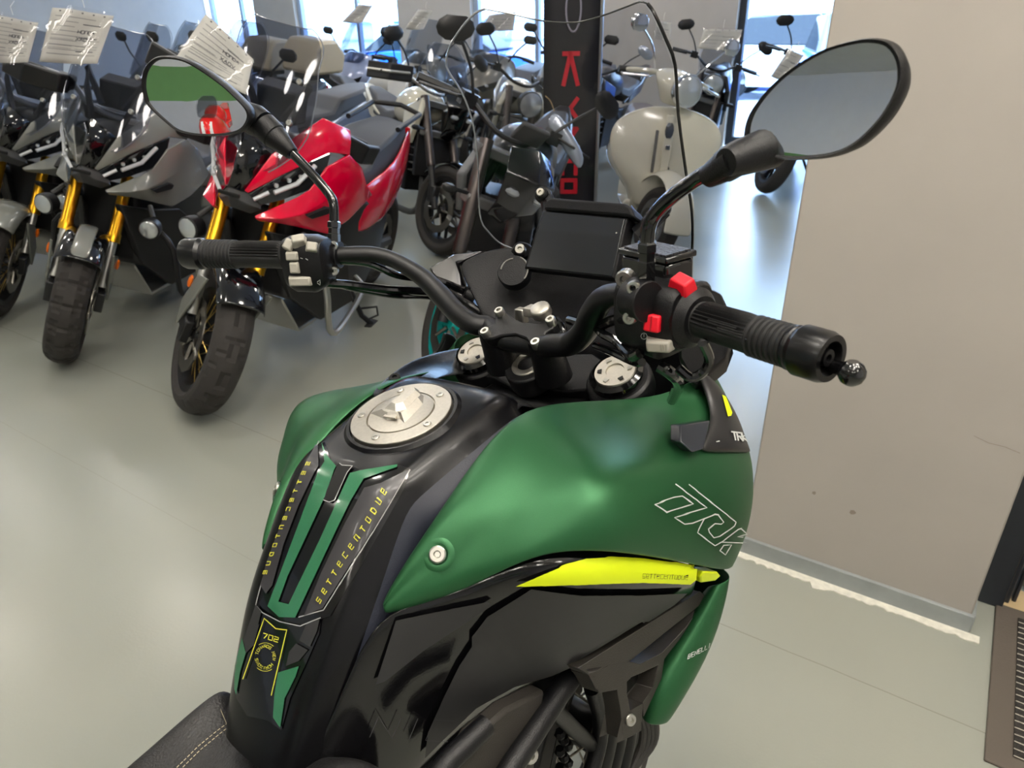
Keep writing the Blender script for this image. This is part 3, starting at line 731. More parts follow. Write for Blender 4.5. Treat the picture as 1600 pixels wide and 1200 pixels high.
ribbons('grey_lettering', word('NIC', (575, 1145), (34, 2), (14, -32), .25), 1., MF, bc_, M_gry, bike, off=.0062)
make('yellow_flash', G().prism(PY([(1100, 893, -.262), (1122, 894, -.265), (1127, 900, -.264), (1118, 908, -.262), (1096, 911, -.258), (1094, 902, -.259)]), (.006, .02, -.004)), M_yel, bike, bev=.002)

# --- dark panel with the small lettering at the front corner
pr = [[(1088, 582, -.203), (1092, 579, -.207), (1098, 577, -.208), (1105, 581, -.205)],
      [(1098, 604, -.212), (1108, 600, -.217), (1120, 598, -.219), (1127, 605, -.217)],
      [(1108, 628, -.223), (1120, 626, -.229), (1136, 622, -.231), (1144, 630, -.228)],
      [(1113, 652, -.234), (1126, 650, -.240), (1148, 648, -.243), (1159, 658, -.239)],
      [(1106, 678, -.244), (1125, 677, -.249), (1152, 678, -.252), (1169, 685, -.247)],
      [(1098, 703, -.251), (1122, 704, -.257), (1152, 703, -.260), (1176, 705, -.253)],
      [(1097, 709, -.246), (1122, 710, -.250), (1152, 709, -.253), (1176, 709, -.247)]]
rows = [PY(l) for l in pr]
pn = make('front_corner_panel', G().grid(rows), mat('dark_grey_panel', (38, 37, 38), .34), bike, solid=.006, sub=2)
make('front_corner_panel', mirrored(G().grid(rows)), mat('dark_grey_panel', (38, 37, 38), .34), bike, solid=.006, sub=2)
fq = PY([(1063, 664, -.231), (1110, 657, -.240), (1100, 702, -.254), (1083, 707, -.252), (1063, 690, -.240)])
make('panel_facet', G().prism(fq, (.004, .014, -.004)), mat('panel_sheen', (40, 43, 50), .26, coat=.3), bike, bev=.0015)
bp_ = bvh_of([pn])
sticker('yellow_flash', [[(1127, 617), (1133, 620), (1143, 645), (1141, 650), (1136, 651)]], MF, bp_, M_yel, bike, off=.0012)
ribbons('panel_lettering', word('TRK', (1144, 687), (7, .8), (-2.5, -12), .12), 2.4, MF, bp_ + bg_, M_wht, bike, off=.0014, step=3)
# --- lower green shroud
sh = [
 [(1106, 917, -.222), (1078, 962, -.213), (1047, 1010, -.204), (1013, 1070, -.196), (1002, 1118, -.190)],
 [(1112, 914, -.234), (1086, 962, -.226), (1053, 1012, -.216), (1018, 1076, -.207), (1006, 1126, -.200)],
 [(1124, 910, -.243), (1098, 968, -.237), (1066, 1030, -.228), (1032, 1090, -.219), (1014, 1133, -.208)],
 [(1135, 904, -.247), (1117, 970, -.244), (1088, 1036, -.237), (1050, 1100, -.228), (1030, 1133, -.216)],
 [(1142, 896, -.248), (1132, 960, -.246), (1107, 1030, -.241), (1073, 1088, -.233), (1048, 1128, -.222)]]
rows = [PY([(u, v, y*1.05) for u, v, y in l]) for l in sh]; rows += [[p+V((.03, .03, -.015)) for p in rows[-1]], [p+V((.05, .08, -.02)) for p in rows[-1]]]
gsd = G().grid(rows); shr = make('radiator_shroud', gsd, M_grn, bike, solid=.003, sub=2, off=1.)
make('radiator_shroud', mirrored(gsd), M_grn, bike, solid=.003, sub=2, off=1.)
bs_ = bvh_of([shr])
ribbons('shroud_lettering', word('BENELLI', (1072, 1028), (3.3, -1.9), (1.4, -7.0), .5), .95, MF, bs_, M_wht, bike, off=.004, step=3)
# --- cast bracket between cover and shroud
def PB_(l, dy=0): return [P(u, v, y=-.194-(u-905)/195*.046+dy) for u, v in l]
M_cst = mat('dark_cast_metal', (52, 49, 45), .48, .25, bump=.2, bscale=700)
g = G(); th = V((0, .022, -.004))
g.strip(PB_([(903, 1044), (960, 1008), (1030, 964), (1094, 924)]), PB_([(922, 1056), (975, 1022), (1045, 975), (1104, 932)]), th)
g.strip(PB_([(921, 1055), (975, 1022), (1045, 975), (1104, 932)]), PB_([(932, 1078), (982, 1034), (1040, 988), (1096, 944)]), th)
g.strip(PB_([(921, 1055), (950, 1040), (982, 1034)]), PB_([(937, 1083), (964, 1078), (986, 1060)]), th)
g.strip(PB_([(982, 1034), (1000, 1038), (1035, 1020), (1072, 980), (1108, 930)]), PB_([(978, 1062), (1002, 1052), (1032, 1038), (1060, 1002), (1102, 940)]), th)
g.strip(PB_([(962, 1062), (966, 1088), (970, 1110), (974, 1156)]), PB_([(980, 1060), (980, 1085), (984, 1106), (992, 1148)]), th)
g.strip(PB_([(1030, 1036), (1020, 1075), (1004, 1098)]), PB_([(1040, 1018), (1034, 1060), (1006, 1120)]), th)
g.strip(PB_([(972, 1118), (974, 1156)]), PB_([(1004, 1098), (1002, 1142)]), th)
brk = make('side_bracket', g, M_cst, bike, bev=.0012); make('side_bracket', mirrored(g), M_cst, bike, bev=.0012)
bolt('bracket_bolt', PB_([(984, 1124)], -.001)[0], (-.3, -.8, .35), .007, bike)
# ------------------------------------------------------------------ front end of the green motorcycle
MST = ST.to_3x3()
def stv(p): return ST @ V(p)
SW = Matrix.Translation(spt) @ Matrix.Rotation(R(4.5), 4, 'X') @ Matrix.Rotation(R(8), 4, sax) @ Matrix.Translation(-spt)
# all points below come out of SF.P in the turned steering frame; XS puts them back on the bike
def XS(g): return g.xf(ST)
cR = S(960, 577, y=-.112); cL = S(741, 546, y=.112); cM = (cR+cL)/2; stem = S(825, 572, y=0)
sx = sax.copy()
g = G()
for c in (cR, cL): g.lathe([(.040, -.016), (.042, -.02), (.042, -.042), (.038, -.046), (.028, -.046)], c, sx, 28)
def on_clamp(u, v, h=-.02): return SF.pl(u, v, cM+sx*h, sx)
pl = [on_clamp(*a) for a in ((722, 562), (765, 552), (800, 556), (830, 548), (880, 553), (925, 552), (985, 590), (960, 612), (925, 608), (885, 612), (850, 606), (800, 606), (770, 590), (735, 586))]
g.prism(pl, -sx*.022)
g.lathe([(.032, 0), (.032, -.03), (.027, -.034)], stem+sx*.004, sx, 24)
XS(g); clamp = make('triple_clamp', g, M_blk, bike, bev=.003)
for c, L in ((cR, 'R'), (cL, 'L')):
    g = G().lathe([(.034, -.02), (.034, -.006), (.029, -.002), (.028, -.03)], c, sx, 32); XS(g); make('fork_collar', g, M_gls, bike)
    g = G().lathe([(.0265, -.02), (.0265, -.003), (.0255, -.0012), (.0115, -.0012), (.011, -.0035), (.0001, -.0035)], c, sx, 40)
    a1 = sx.orthogonal().normalized(); a2 = sx.cross(a1); XS(g)
    fc = make('fork_cap', g, M_alu2, bike, ang=25)
    for k in range(6):
        th = R(60*k+12); p = c + (a1*math.cos(th)+a2*math.sin(th))*.0185 - sx*.0009
        g = G(); t = (a2*math.cos(th)-a1*math.sin(th)); rr_ = (a1*math.cos(th)+a2*math.sin(th))
        g.prism([p-t*.0035-rr_*.002, p+t*.0035-rr_*.002, p+t*.0022+rr_*.003, p-t*.0022+rr_*.003], sx*.0012); XS(g); make('cap_notch', g, M_eng if k % 2 else M_stl, fc, ang=10)
    fx_ = ST.inverted() @ (SW @ V((.46, c.y*.76, .327))); g = G().tube([c-sx*.025, c.lerp(fx_, .10), c.lerp(fx_, .42)], .0265, 24); XS(g); make('fork_leg', g, M_blk, bike)
    fx_ = ST.inverted() @ (SW @ V((.46, c.y*.76, .327))); g = G().tube([c.lerp(fx_, .40), c.lerp(fx_, .46), fx_], [.029, .026, .024], 20); XS(g); make('fork_lower', g, M_eng, bike)
g = G().lathe([(.021, -.01), (.021, .005), (.0195, .0065), (.013, .0065), (.0125, .0), (.0001, .0)], stem, sx, 32); XS(g); sn_ = make('steering_stem_nut', g, M_alu2, bike, ang=25)
g = G().lathe([(.0124, .0012), (.0001, .0010)], stem, sx, 12, caps=False); XS(g); make('socket', g, M_hole, sn_)
# bar clamp with four bolts
bn = V((-.46, 0, .89)).normalized(); bo = V((.389, 0, 1.087))
def bp(u, v, h=0.): return SF.pl(u, v, bo+bn*h, bn)
out = [(773, 486), (780, 482), (789, 485), (803, 497), (817, 503), (841, 504), (853, 497), (862, 495), (868, 502), (865, 512), (853, 519), (847, 527), (846, 539), (839, 545), (830, 541), (821, 528), (805, 522), (782, 524), (769, 529), (758, 529), (749, 522), (757, 513), (772, 505), (773, 495)]
g = G().prism([bp(*a) for a in out], -bn*.016); XS(g); make('bar_clamp', g, M_blk, bike, bev=.0022)
for (u, v) in ((781, 488), (861, 502), (759, 520), (838, 537)): bolt('clamp_bolt', stv(bp(u, v, .003)), MST @ bn, .0066, bike, h=.005)
for s in (-1, 1):
    g = G().tube([V((.391, s*.041, 1.078)), V((.393, s*.041, 1.058)), V((.402, s*.041, 1.022))], [.022, .021, .024], 20); XS(g); make('bar_riser', g, M_blk, bike)
# handlebar
mid = V((.388, 0, 1.068))
rp = [(862, 540, -.064), (893, 536, -.093), (914, 517, -.122), (926, 490, -.146), (943, 467, -.170), (972, 460, -.202), (1012, 469, -.232)]
lp = [(764, 511, .062), (741, 507, .079), (715, 490, .108), (689, 462, .141), (663, 436, .167), (637, 418, .187), (612, 405, .206), (586, 398, .222), (560, 397, .237), (524, 398, .258)]
AR = S(1093, 499, y=-.284); ER = S(1303, 562, y=-.409); AL = S(447, 399, y=.303); EL = S(297, 396, y=.429)
path = [EL.lerp(AL, .15), AL] + [S(*p[:2], y=p[2]) for p in reversed(lp)] + [mid+V((0, .03, 0)), mid+V((0, -.03, 0))] + [S(*p[:2], y=p[2]) for p in rp] + [AR, ER.lerp(AR, .15)]
sm = spl(path, 5); n = len(sm)
rad = [.0108 + .0032*max(0, min(1, (.20-abs(p.y))/.06)) for p in sm]
g = G().tube(sm, rad, 20); XS(g); make('handlebar', g, M_bar, bike)
# grips
def axis(A, E):
    t = (E-A).normalized(); w = (V((0, 0, 1))-t*t.z).normalized(); s = t.cross(w)
    if s.x > 0: s = -s
    return t, s, w
def grip(A, E, ln, sgn):
    t, s, w = axis(A, E); k = 60; rings = []
    def ring(h, r, f=None): rings.append([A+t*h+(w*math.cos(2*math.pi*j/k)+s*math.sin(2*math.pi*j/k))*(r*q+(f(j) if f else 0)) for j in range(k)])
    rib = lambda j: (.0014 if j % 2 else -.0012) if (j < 15 or j > 50) else 0
    q = .94 if sgn > 0 else 1.06
    ring(-.006, .0195); ring(0, .0195); ring(.003, .0165)
    for h in [i*.006 for i in range(1, int(ln*.62/.006))]: ring(h, .0168, rib)
    h = ln*.63
    while h < ln:
        ring(h, .0172); ring(h+.0012, .0186); ring(h+.0028, .0186); ring(h+.004, .0172); h += .0052
    ring(ln, .0185); g = G().loft(rings); XS(g)
    o = make('grip', g, M_rub, bike, ang=40); return o, t, s, w
LR = (ER-AR).length; LL = (EL-AL).length
gr, tR, sR, wR = grip(AR, ER, LR*.72, 1); gl, tL, sL, wL = grip(AL, EL, LL*.80, -1)
# embossed bars on the throttle grip
g = G()
for k, (a, b) in enumerate(((.022, .058), (.034, .072))):
    for th in (R(58), R(66)):
        d = (wR*math.cos(th+k*.25)+sR*math.sin(th+k*.25))*.0158
        g.tube([AR+tR*a+d, AR+tR*(b-.006)+d], .0011, 5)
XS(g); make('emboss', g, M_rub, gr)
M_bend = mat('satin_bar_end', (12, 12, 13), .28)
def barend(A, E, t, h0, L, k=1.):
    g = G().lathe([(r_*k, h_) for r_, h_ in [(.0180, h0), (.0195, h0+.002), (.0195, h0+.004), (.0186, h0+.005), (.0218, h0+.010), (.0215, h0+L-.005), (.0195, h0+L), (.0145, h0+L), (.0130, h0+L-.004), (.0130, h0+L-.010), (.0001, h0+L-.010)]], A, t, 36); XS(g)
    o = make('bar_end_weight', g, M_bend, bike, ang=30)
    g = G().lathe([(.0066, h0+L-.010), (.0066, h0+L-.002), (.0032, h0+L-.002), (.003, h0+L-.006), (.0001, h0+L-.006)], A, t, 18); XS(g); make('end_screw', g, M_eng, o)
    return o
barend(AR, ER, tR, LR*.72, LR*.265, .93); barend(AL, EL, tL, LL*.80, .036)
bc = S(1331, 583, y=-.425); g = G().ball(bc, .0098).tube([bc, AR+tR*(LR*.93)-wR*.010-sR*.010], .0055, 10); XS(g); make('ball_mount', g, M_gls, bike)

# switch boxes
def lump(name, A, t, s, w, secs, m, bev=.004, sub=0):
    rings = []
    for h, hw, hh, ow, oh in secs:   # along, half size to the rear, half size up, offsets
        ring = []
        for k in range(20):
            th = 2*math.pi*k/20; c_, s_ = math.cos(th), math.sin(th)
            ring.append(A+t*h+s*(ow+hw*math.copysign(abs(c_)**.55, c_))+w*(oh+hh*math.copysign(abs(s_)**.55, s_)))
        rings.append(ring)
    g = G().loft(rings); XS(g); return make(name, g, m, bike, ang=40)
swR = lump('throttle_switch_box', AR, tR, sR, wR, [(-.082, .020, .026, .003, -.003), (-.078, .025, .034, .006, -.005), (-.050, .026, .036, .006, -.006), (-.030, .027, .036, .006, -.006), (-.026, .030, .032, .003, -.002), (-.012, .029, .030, .0, .0), (-.008, .026, .027, 0, 0)], M_blk)
g = G().lathe([(.0255, -.014), (.0275, -.010), (.0275, -.006), (.021, .002), (.019, .002)], AR, tR, 36); XS(g); make('throttle_collar', g, M_blk, bike)
swL = lump('left_switch_box', AL, tL, sL, wL, [(-.066, .017, .020, .002, -.004), (-.062, .022, .030, .005, -.006), (-.048, .026, .037, .007, -.008), (-.020, .026, .037, .007, -.008), (-.008, .024, .032, .005, -.006), (-.004, .020, .024, 0, 0)], M_blk)
bR = bvh_of([swR])[0]; bL = bvh_of([swL])[0]
def button(name, u, v, bvx, t, du, dv, h, m, rot=0., par=None, bev=.0018, top=.8):
    """block standing on the switch box at photo point u,v; du along the bar, dv across"""
    d = MF.d(u, v).normalized(); hit = bvx.ray_cast(MF.C, d)
    p, nn = (hit[0], hit[1]) if hit[0] is not None else (bvx.find_nearest(MF.C+d*.8)[0], -d)
    if nn.dot(d) > 0: nn = -nn
    nn = (nn - d*.5).normalized(); a = (t - nn*t.dot(nn)).normalized(); b = nn.cross(a)
    q = Quaternion(nn, R(rot)); a = q @ a; b = q @ b
    lo = [p+a*x*du/2+b*y*dv/2-nn*.004 for x, y in ((-1, -1), (1, -1), (1, 1), (-1, 1))]
    hi = [p+a*x*du/2*top+b*y*dv/2*top+nn*h for x, y in ((-1, -1), (1, -1), (1, 1), (-1, 1))]
    g = G().loft([lo, hi]); return make(name, g, m, par or bike, bev=bev), p+nn*h, a, b, nn
tRb = MST @ tR; tLb = MST @ tL
o, p, a, b, nn = button('kill_switch', 1066, 447, bR, tRb, .022, .017, .009, M_red, par=swR, top=.75)
o, p, a, b, nn = button('start_button', 1021, 504, bR, tRb, .0155, .0165, .006, M_red, par=swR, top=.92)
g = G().box((0, 0, 0), (.0012, .013, .001)).xf(Matrix((a, b, nn)).transposed().to_4x4()); g.xf(Matrix.Translation(p)); make('groove', g, mat('red_shadow_line', (170, 10, 28), .5), o)
o, p, a, b, nn = button('hazard_switch', 1031, 538, bR, tRb, .026, .013, .007, M_sw, rot=0, par=swR)
g = G()
for k in (-1, 0, 1): g.box((.004+k*.0022, 0, .0002), (.0006, .006, .0008))
g.xf(Matrix((a, b, nn)).transposed().to_4x4()); g.xf(Matrix.Translation(p)); make('ridges', g, M_sw, o)
for (u, v, du, dv, hh, rt_) in ((457, 400, .018, .013, .006, 0), (468, 378, .020, .014, .010, 20), (487, 386, .016, .014, .006, 0), (461, 418, .014, .017, .006, 0), (470, 439, .034, .014, .007, 0)):
    o, p, a, b, nn = button('switch_button', u, v, bL, tLb, du, dv, hh, M_sw, rot=rt_, par=swL)
button('switch_button', 452, 383, bL, tLb, .015, .016, .006, M_sw, rot=-25, par=swL)
bx_ = [bL]
ribbons('switch_symbol', [[(448, 404), (455, 401)], [(463, 401), (466, 403), (463, 405)], [(470, 403), (473, 404)], [(478, 404), (481, 406)], [(496, 440), (500, 437), (500, 445), (496, 442)]], 1.1, MF, bx_, M_wht, swL, off=.0006, step=3)
ribbons('switch_symbol', [[(1007+5*math.cos(R(a)), 525+5*math.sin(R(a))) for a in range(0, 361, 45)], [(1007, 522), (1007, 526)]], 1., MF, [bR], M_wht, swR, off=.0006, step=3)

# perches, reservoir and mirrors
def perch(u, v, y, A, t, s, w, bolts, nm):
    c = S(u, v, y=y)
    g = G().lathe([(.013, -.011), (.0185, -.011), (.0185, .011), (.013, .011)], c, t, 20, caps=True); XS(g)
    o = make(nm, g, M_blk, bike, bev=.001)
    for bu, bv_, by in bolts: bolt('perch_bolt', stv(S(bu, bv_, y=by)), MST @ (s+w*.2-V((0, .6, 0))), .0062, o, h=.006)
perch(1000, 468, -.240, AR, tR, sR, wR, ((991, 449, -.240), (985, 496, -.236)), 'brake_perch')
perch(520, 398, .262, AL, tL, sL, wL, ((521, 384, .252), (522, 423, .248)), 'clutch_perch')
rc = S(1026, 418, y=-.222); Mr = Matrix((tR, (wR.cross(tR)).normalized(), wR)).transposed().to_4x4(); Mr.translation = rc
res = make('brake_reservoir', G().box((0, .0, -.002), (.062, .036, .028)).xf(ST @ Mr), M_gls, bike, bev=.004)
g = G().box((0, 0, .0150), (.065, .039, .006)).xf(ST @ Mr); make('reservoir_lid', g, M_gls, res, bev=.0015)
g = G().box((0, 0, .0187), (.056, .031, .0012)).xf(ST @ Mr); make('lid_texture', g, mat('textured_lid', (70, 70, 72), .3, .6, noise=.8, nscale=420, bump=1, bscale=420), res)
p = S(977, 435, y=-.222); bolt('sight_glass', stv(p), MST @ (sR*.8-tR*.1+V((0, -.5, 0))), .0085, res, m=mat('sight_glass_steel', (160, 160, 156), .25, .9), h=.005)
# levers, seen between bar and cowl
lv = [S(*a[:2], y=a[2]) for a in ((548, 438, .235), (585, 447, .27), (640, 455, .22), (690, 462, .19))]
g = G().tube([S(520, 425, y=.262), S(500, 432, y=.285)+V((.02, 0, 0)), S(450, 425, y=.33)+V((.045, 0, 0)), S(370, 410, y=.39)+V((.055, 0, 0)), S(310, 408, y=.43)+V((.06, 0, 0))], [.006, .007, .0065, .006, .006], 10); XS(g); make('clutch_lever', g, M_gls, bike)
g = G().tube([S(1000, 478, y=-.235)+V((.03, 0, 0)), S(1090, 500, y=-.285)+V((.055, 0, -.012)), S(1160, 521, y=-.33)+V((.06, 0, -.016))], [.007, .007, .006], 10); XS(g); make('brake_lever', g, M_gls, bike)

def mirror_arm(pts, r, boot0, boot1, nm='mirror_stem'):
    P_ = spl([S(a[0], a[1], y=a[2]) for a in pts], 5)
    g = G().tube(P_, r, 14); XS(g); o = make(nm, g, M_gls, bike)
    A = S(*boot0[:2], y=boot0[2]); B = S(*boot1[:2], y=boot1[2]); d = (B-A)
    g = G().tube([A, A+d*.02, A+d*.55, A+d*.60, A+d*.62, B], [boot0[3]*.9, boot0[3], boot1[3]*.9, boot1[3]*.9, boot1[3]*.98, boot1[3]], 20); XS(g); make('mirror_boot', g, M_blk, o)
    a = S(*pts[0][:2], y=pts[0][2]); b = S(*pts[1][:2], y=pts[1][2]); d = (b-a).normalized()
    g = G().lathe([(.0085, -.012), (.0085, .012), (.0075, .013), (.0075, .02), (.0088, .021), (.0088, .028), (.006, .03)], a, d, 6); XS(g); make('stem_nut', g, M_gls, o, smooth=False)
    return o
aR = mirror_arm([(1010, 428, -.243), (1011, 385, -.245), (1013, 358, -.247), (1022, 336, -.252), (1048, 309, -.270), (1085, 282, -.292), (1125, 258, -.318)], .0063, (1106, 276, -.307, .0088), (1151, 248, -.334, .0125))
aL = mirror_arm([(522, 380, .262), (522, 345, .263), (521, 318, .265), (514, 303, .272), (495, 280, .288), (470, 253, .310), (452, 235, .326)], .0063, (457, 240, .322, .0095), (412, 196, .362, .0185))
def mirror(outl, cen, y, nrm, arm, neck, mx):
    o = S(cen[0], cen[1], y=y); n = V(nrm).normalized()
    ou = [SF.pl(u, v, o, n) for u, v in outl]
    ou = [p for p in spl(ou+[ou[0]], 4)[:-1]]; c = sum(ou, V((0, 0, 0)))/len(ou)
    def ring(k, dz): return [c+(p-c)*k - n*dz for p in ou]
    g = G().loft([ring(.915, .005), ring(.928, -.002), ring(.97, -.003), ring(1.0, .0015), ring(1.0, .007), ring(.94, .020), ring(.78, .032), ring(.45, .039), ring(.1, .040)])
    a = SF.P(*neck[0][:2], y=neck[0][2]); r_ = neck[1]
    if mx > 0: b = SF.pl(1200, 222, o, n) - n*.024; g2 = G().tube([a.lerp(b, -.22), a, a.lerp(b, .35), a.lerp(b, .7), b], [r_*.8, r_*1.03, r_*1.14, r_*1.25, r_*.7], 18)
    else: b = c.lerp(a, .62) - n*.022; g2 = G().tube([a, a.lerp(b, .5), b], [r_, r_*1.12, r_*.95], 18)
    XS(g); h = make('mirror_housing', g, M_blk, arm); XS(g2); make('mirror_neck', g2, M_blk, h)
    rows = [[c + n*.0016]*len(ou)]
    for i in range(1, 9):
        k = .922*i/8; rows.append([c+(p-c)*k + n*(.0016-((p-c)*k).length_squared/(2*1.3)) for p in ou])
    g = G().grid(rows, closed=True); XS(g); make('mirror_glass', g, mat('mirror_silver', (232, 234, 234), .0, 1), arm, ang=180)
mirror([(1162, 215), (1165, 195), (1175, 172), (1200, 140), (1237, 107), (1287, 77), (1337, 62), (1370, 59), (1395, 66), (1410, 87), (1414, 112), (1409, 140), (1387, 180), (1355, 215), (1325, 236), (1287, 247), (1237, 250), (1205, 246), (1180, 234)], (1290, 155), -.385, MIRR, aR, ((1151, 248, -.334), .0122), 1)
mirror([(227, 160), (221, 135), (224, 110), (235, 94), (252, 87), (282, 90), (312, 105), (350, 132), (375, 155), (390, 172), (393, 186), (385, 201), (370, 209), (340, 213), (305, 212), (277, 205), (257, 190), (237, 172)], (306, 150), .40, MIRL, aL, ((412, 196, .362), .019), -1)

# --- dash, socket, screen
dn = V((-math.cos(R(30)), 0, math.sin(R(30)))); do = V((.53, 0, 1.166))
def dp(u, v, h=0.): return MF.pl(u, v, do+dn*h, dn)
fc_ = [dp(*a) for a in ((850, 330), (978, 342), (958, 433), (822, 418))]
c = sum(fc_, V((0, 0, 0)))/4
def rr4(k, h): return [c+(p-c)*k+dn*h for p in fc_]
g = G().loft([rr4(.92, -.03), rr4(1.04, -.022), rr4(1.04, -.001), rr4(1.02, .001)]); dash = make('dashboard', g, M_blk2, bike, bev=.004)
g = G().loft([rr4(.99, .0005), rr4(.985, .002)]); make('screen_glass', g, mat('dash_screen', (20, 22, 26), .22, coat=.2), dash, bev=.004)
g = G().ball(dp(963, 364, .003), .0012, 8); make('sensor', g, M_sw, dash)
hl = [dp(*a, .006) for a in ((853, 312), (860, 308), (975, 317), (985, 322), (992, 340), (978, 338), (848, 327))]
g = G().prism(hl, -dn*.035); make('dash_hood', g, M_blk2, bike, bev=.004)
g = G().strip([P(985, 322, y=-.075), P(1003, 345, y=-.085), P(1012, 352, y=-.095)], [P(988, 345, y=-.075), P(1000, 360, y=-.085), P(1010, 375, y=-.092)], (.01, .004, 0)); make('screen_stay', g, M_blk, bike, bev=.001)
cow = [[(714, 411, .195), (760, 391, .160), (800, 383, .128), (850, 395, .095), (905, 430, .055), (960, 440, -.005), (1003, 400, -.075), (1045, 410, -.125)],
       [(722, 432, .178), (765, 425, .147), (805, 430, .118), (850, 450, .085), (900, 460, .045), (950, 470, -.005), (990, 470, -.06), (1035, 480, -.11)],
       [(735, 458, .160), (775, 465, .130), (815, 475, .098), (850, 490, .065), (890, 500, .030), (930, 505, -.01), (965, 505, -.05), (1005, 520, -.09)],
       [(752, 492, .135), (790, 505, .105), (825, 515, .075), (850, 525, .05), (880, 530, .02), (915, 535, -.015), (945, 540, -.045), (985, 555, -.08)],
       [(770, 540, .12), (800, 550, .09), (830, 560, .07), (855, 570, .045), (885, 575, .02), (915, 580, -.01), (950, 590, -.04), (995, 600, -.07)]]
make('dash_cowl', G().grid([PY(l) for l in cow]), M_blk2, bike, solid=.004, sub=2)
g = G().prism(PY([(796, 392, .108), (803, 381, .106), (812, 376, .103), (824, 379, .099), (832, 388, .094), (828, 402, .096), (810, 405, .1)]), (.012, .004, -.006)); make('cowl_ear', g, M_blk2, bike, bev=.003)
bolt('screen_bolt', P(813, 390, y=.097), (-.8, -.4, .5), .0078, bike, h=.005)
so = P(803, 425, y=.088); sn2 = V((-.72, -.35, .6)).normalized()
sk = make('power_socket_cap', G().lathe([(.0235, -.012), (.0235, .003), (.022, .006), (.0001, .0066)], so, sn2, 32), M_blk2, bike)
q1 = sn2.orthogonal().normalized(); q2 = sn2.cross(q1)
g = G()
for a0, a1, r_ in ((R(20), R(120), .0215), (R(150), R(230), .0175)):
    g.tube([so+sn2*.0065+(q1*math.cos(a0+(a1-a0)*k/10)+q2*math.sin(a0+(a1-a0)*k/10))*r_ for k in range(11)], .0011, 6)
make('cap_rim', g, mat('pale_cap_edge', (120, 118, 112), .35), sk)  # pale grey arcs along parts of the cap rim
# windscreen
def fx(y, z): return .615-.32*(z-1.13)-1.5*y*y
def on_screen(u, v):
    x = .55
    for _ in range(25):
        p = P(u, v, x=x); x = x*.4+fx(max(-.2, min(.2, p.y)), p.z)*.6
    return P(u, v, x=x)
so_ = [(800, 388), (780, 379), (763, 362), (752, 345), (748, 310), (747, 265), (744, 225), (737, 185), (722, 145), (703, 115), (697, 98), (703, 72), (722, 42), (742, 21), (758, 14), (800, 22), (850, 33), (900, 35), (940, 25), (975, 12), (1000, 3), (1012, 6), (1022, 20), (1040, 60), (1055, 102), (1060, 180), (1072, 270), (1081, 330), (1082, 380), (1080, 410), (1050, 440), (960, 430), (880, 410)]
vs, fs = poly_px(so_, 13); g = G().add([on_screen(*a) for a in vs], fs)
scr = make('windscreen', g, M_scr, bike, solid=.0032, ang=180); scr.modifiers['solid'].use_rim = False
e = spl([on_screen(*a) for a in so_[:15]], 3); make('screen_edge', G().tube(e, .0014, 6), mat('refracted_pale_edge', (190, 195, 200), .12, .6), scr)  # glass edge in pale, grey and dark tubes; refracted light put into colour
e = spl([on_screen(*a) for a in so_[14:22]], 3); make('screen_edge', G().tube(e, .0010, 6), mat('grey_screen_edge', (90, 92, 90), .15, .4), scr)
e = spl([on_screen(*a) for a in so_[21:30]], 3); make('screen_edge', G().tube(e, .0018, 6), mat('refracted_dark_edge', (14, 15, 18), .2), scr)
for u, v, y in ((847, 303, .078), (1033, 322, -.112)):
    c = P(u, v, y=y); g = G().lathe([(.012, -.012), (.012, -.004), (.009, -.002), (.009, .004), (.007, .006)], c, (-.8, -.3, .4), 20).tube([c+V((.01, 0, -.006)), c+V((-.01, -.02 if y > 0 else .03, -.035))], [.010, .012], 10)
    o = make('screen_bracket', g, M_blk, bike); bolt('bracket_bolt', c+V((-.006, -.002, .003)), (-.8, -.3, .4), .0058, o, m=M_alu2)
# nose wings beside the cowl
make('nose_wing', G().prism(PY([(668, 417, .215), (708, 396, .205), (760, 390, .17), (716, 411, .19), (726, 440, .18), (735, 470, .17), (700, 460, .185)]), (.03, .008, -.03)), M_gls, bike, bev=.004)
make('nose_wing', G().prism(PY([(1085, 450, -.20), (1112, 450, -.205), (1126, 456, -.21), (1142, 490, -.222), (1140, 530, -.225), (1133, 562, -.222), (1085, 603, -.205), (1060, 560, -.19), (1060, 490, -.19)]), (.03, .01, -.03)), M_blk, bike, bev=.004)
g = G().loft([[V((.80, y, z)) for y, z in ((-.05, .92), (.05, .92), (.05, .86), (-.05, .86))], [V((.70, y, z)) for y, z in ((-.13, 1.02), (.13, 1.02), (.11, .86), (-.11, .86))], [V((.60, y, z)) for y, z in ((-.17, 1.08), (.17, 1.08), (.14, .9), (-.14, .9))]]); make('headlight_nose', g, M_blk, bike, bev=.01)
# inner tank cover on the far side, with its screw
ic = [[(575, 617, .095), (600, 592, .120), (640, 560, .150), (690, 547, .165), (745, 536, .185)], [(592, 622, .085), (618, 604, .105), (655, 578, .132), (700, 562, .145), (760, 552, .150)], [(625, 618, .060), (650, 603, .075), (690, 588, .095), (730, 582, .105), (770, 575, .11)]]
ico = make('inner_cover', G().grid([PY(l) for l in ic]), M_tank, bike, solid=.003, sub=2)
bolt('cover_screw', lay(MF, bvh_of([ico]), 617, 593, .001)[0], (-.3, -.3, .9), .0075, bike, m=M_eng)
# dark area between tank and steering head
g = G().box((.43, 0, .86), (.10, .16, .26)).box((.36, 0, .86), (.12, .20, .22)); make('headstock', g, M_eng, bike, bev=.01)
make('frame_tube', G().tube([V((.37, -.075, .98)), V((.40, -.16, .93)), V((.36, -.2, .80))], .016, 12), M_blk, bike)
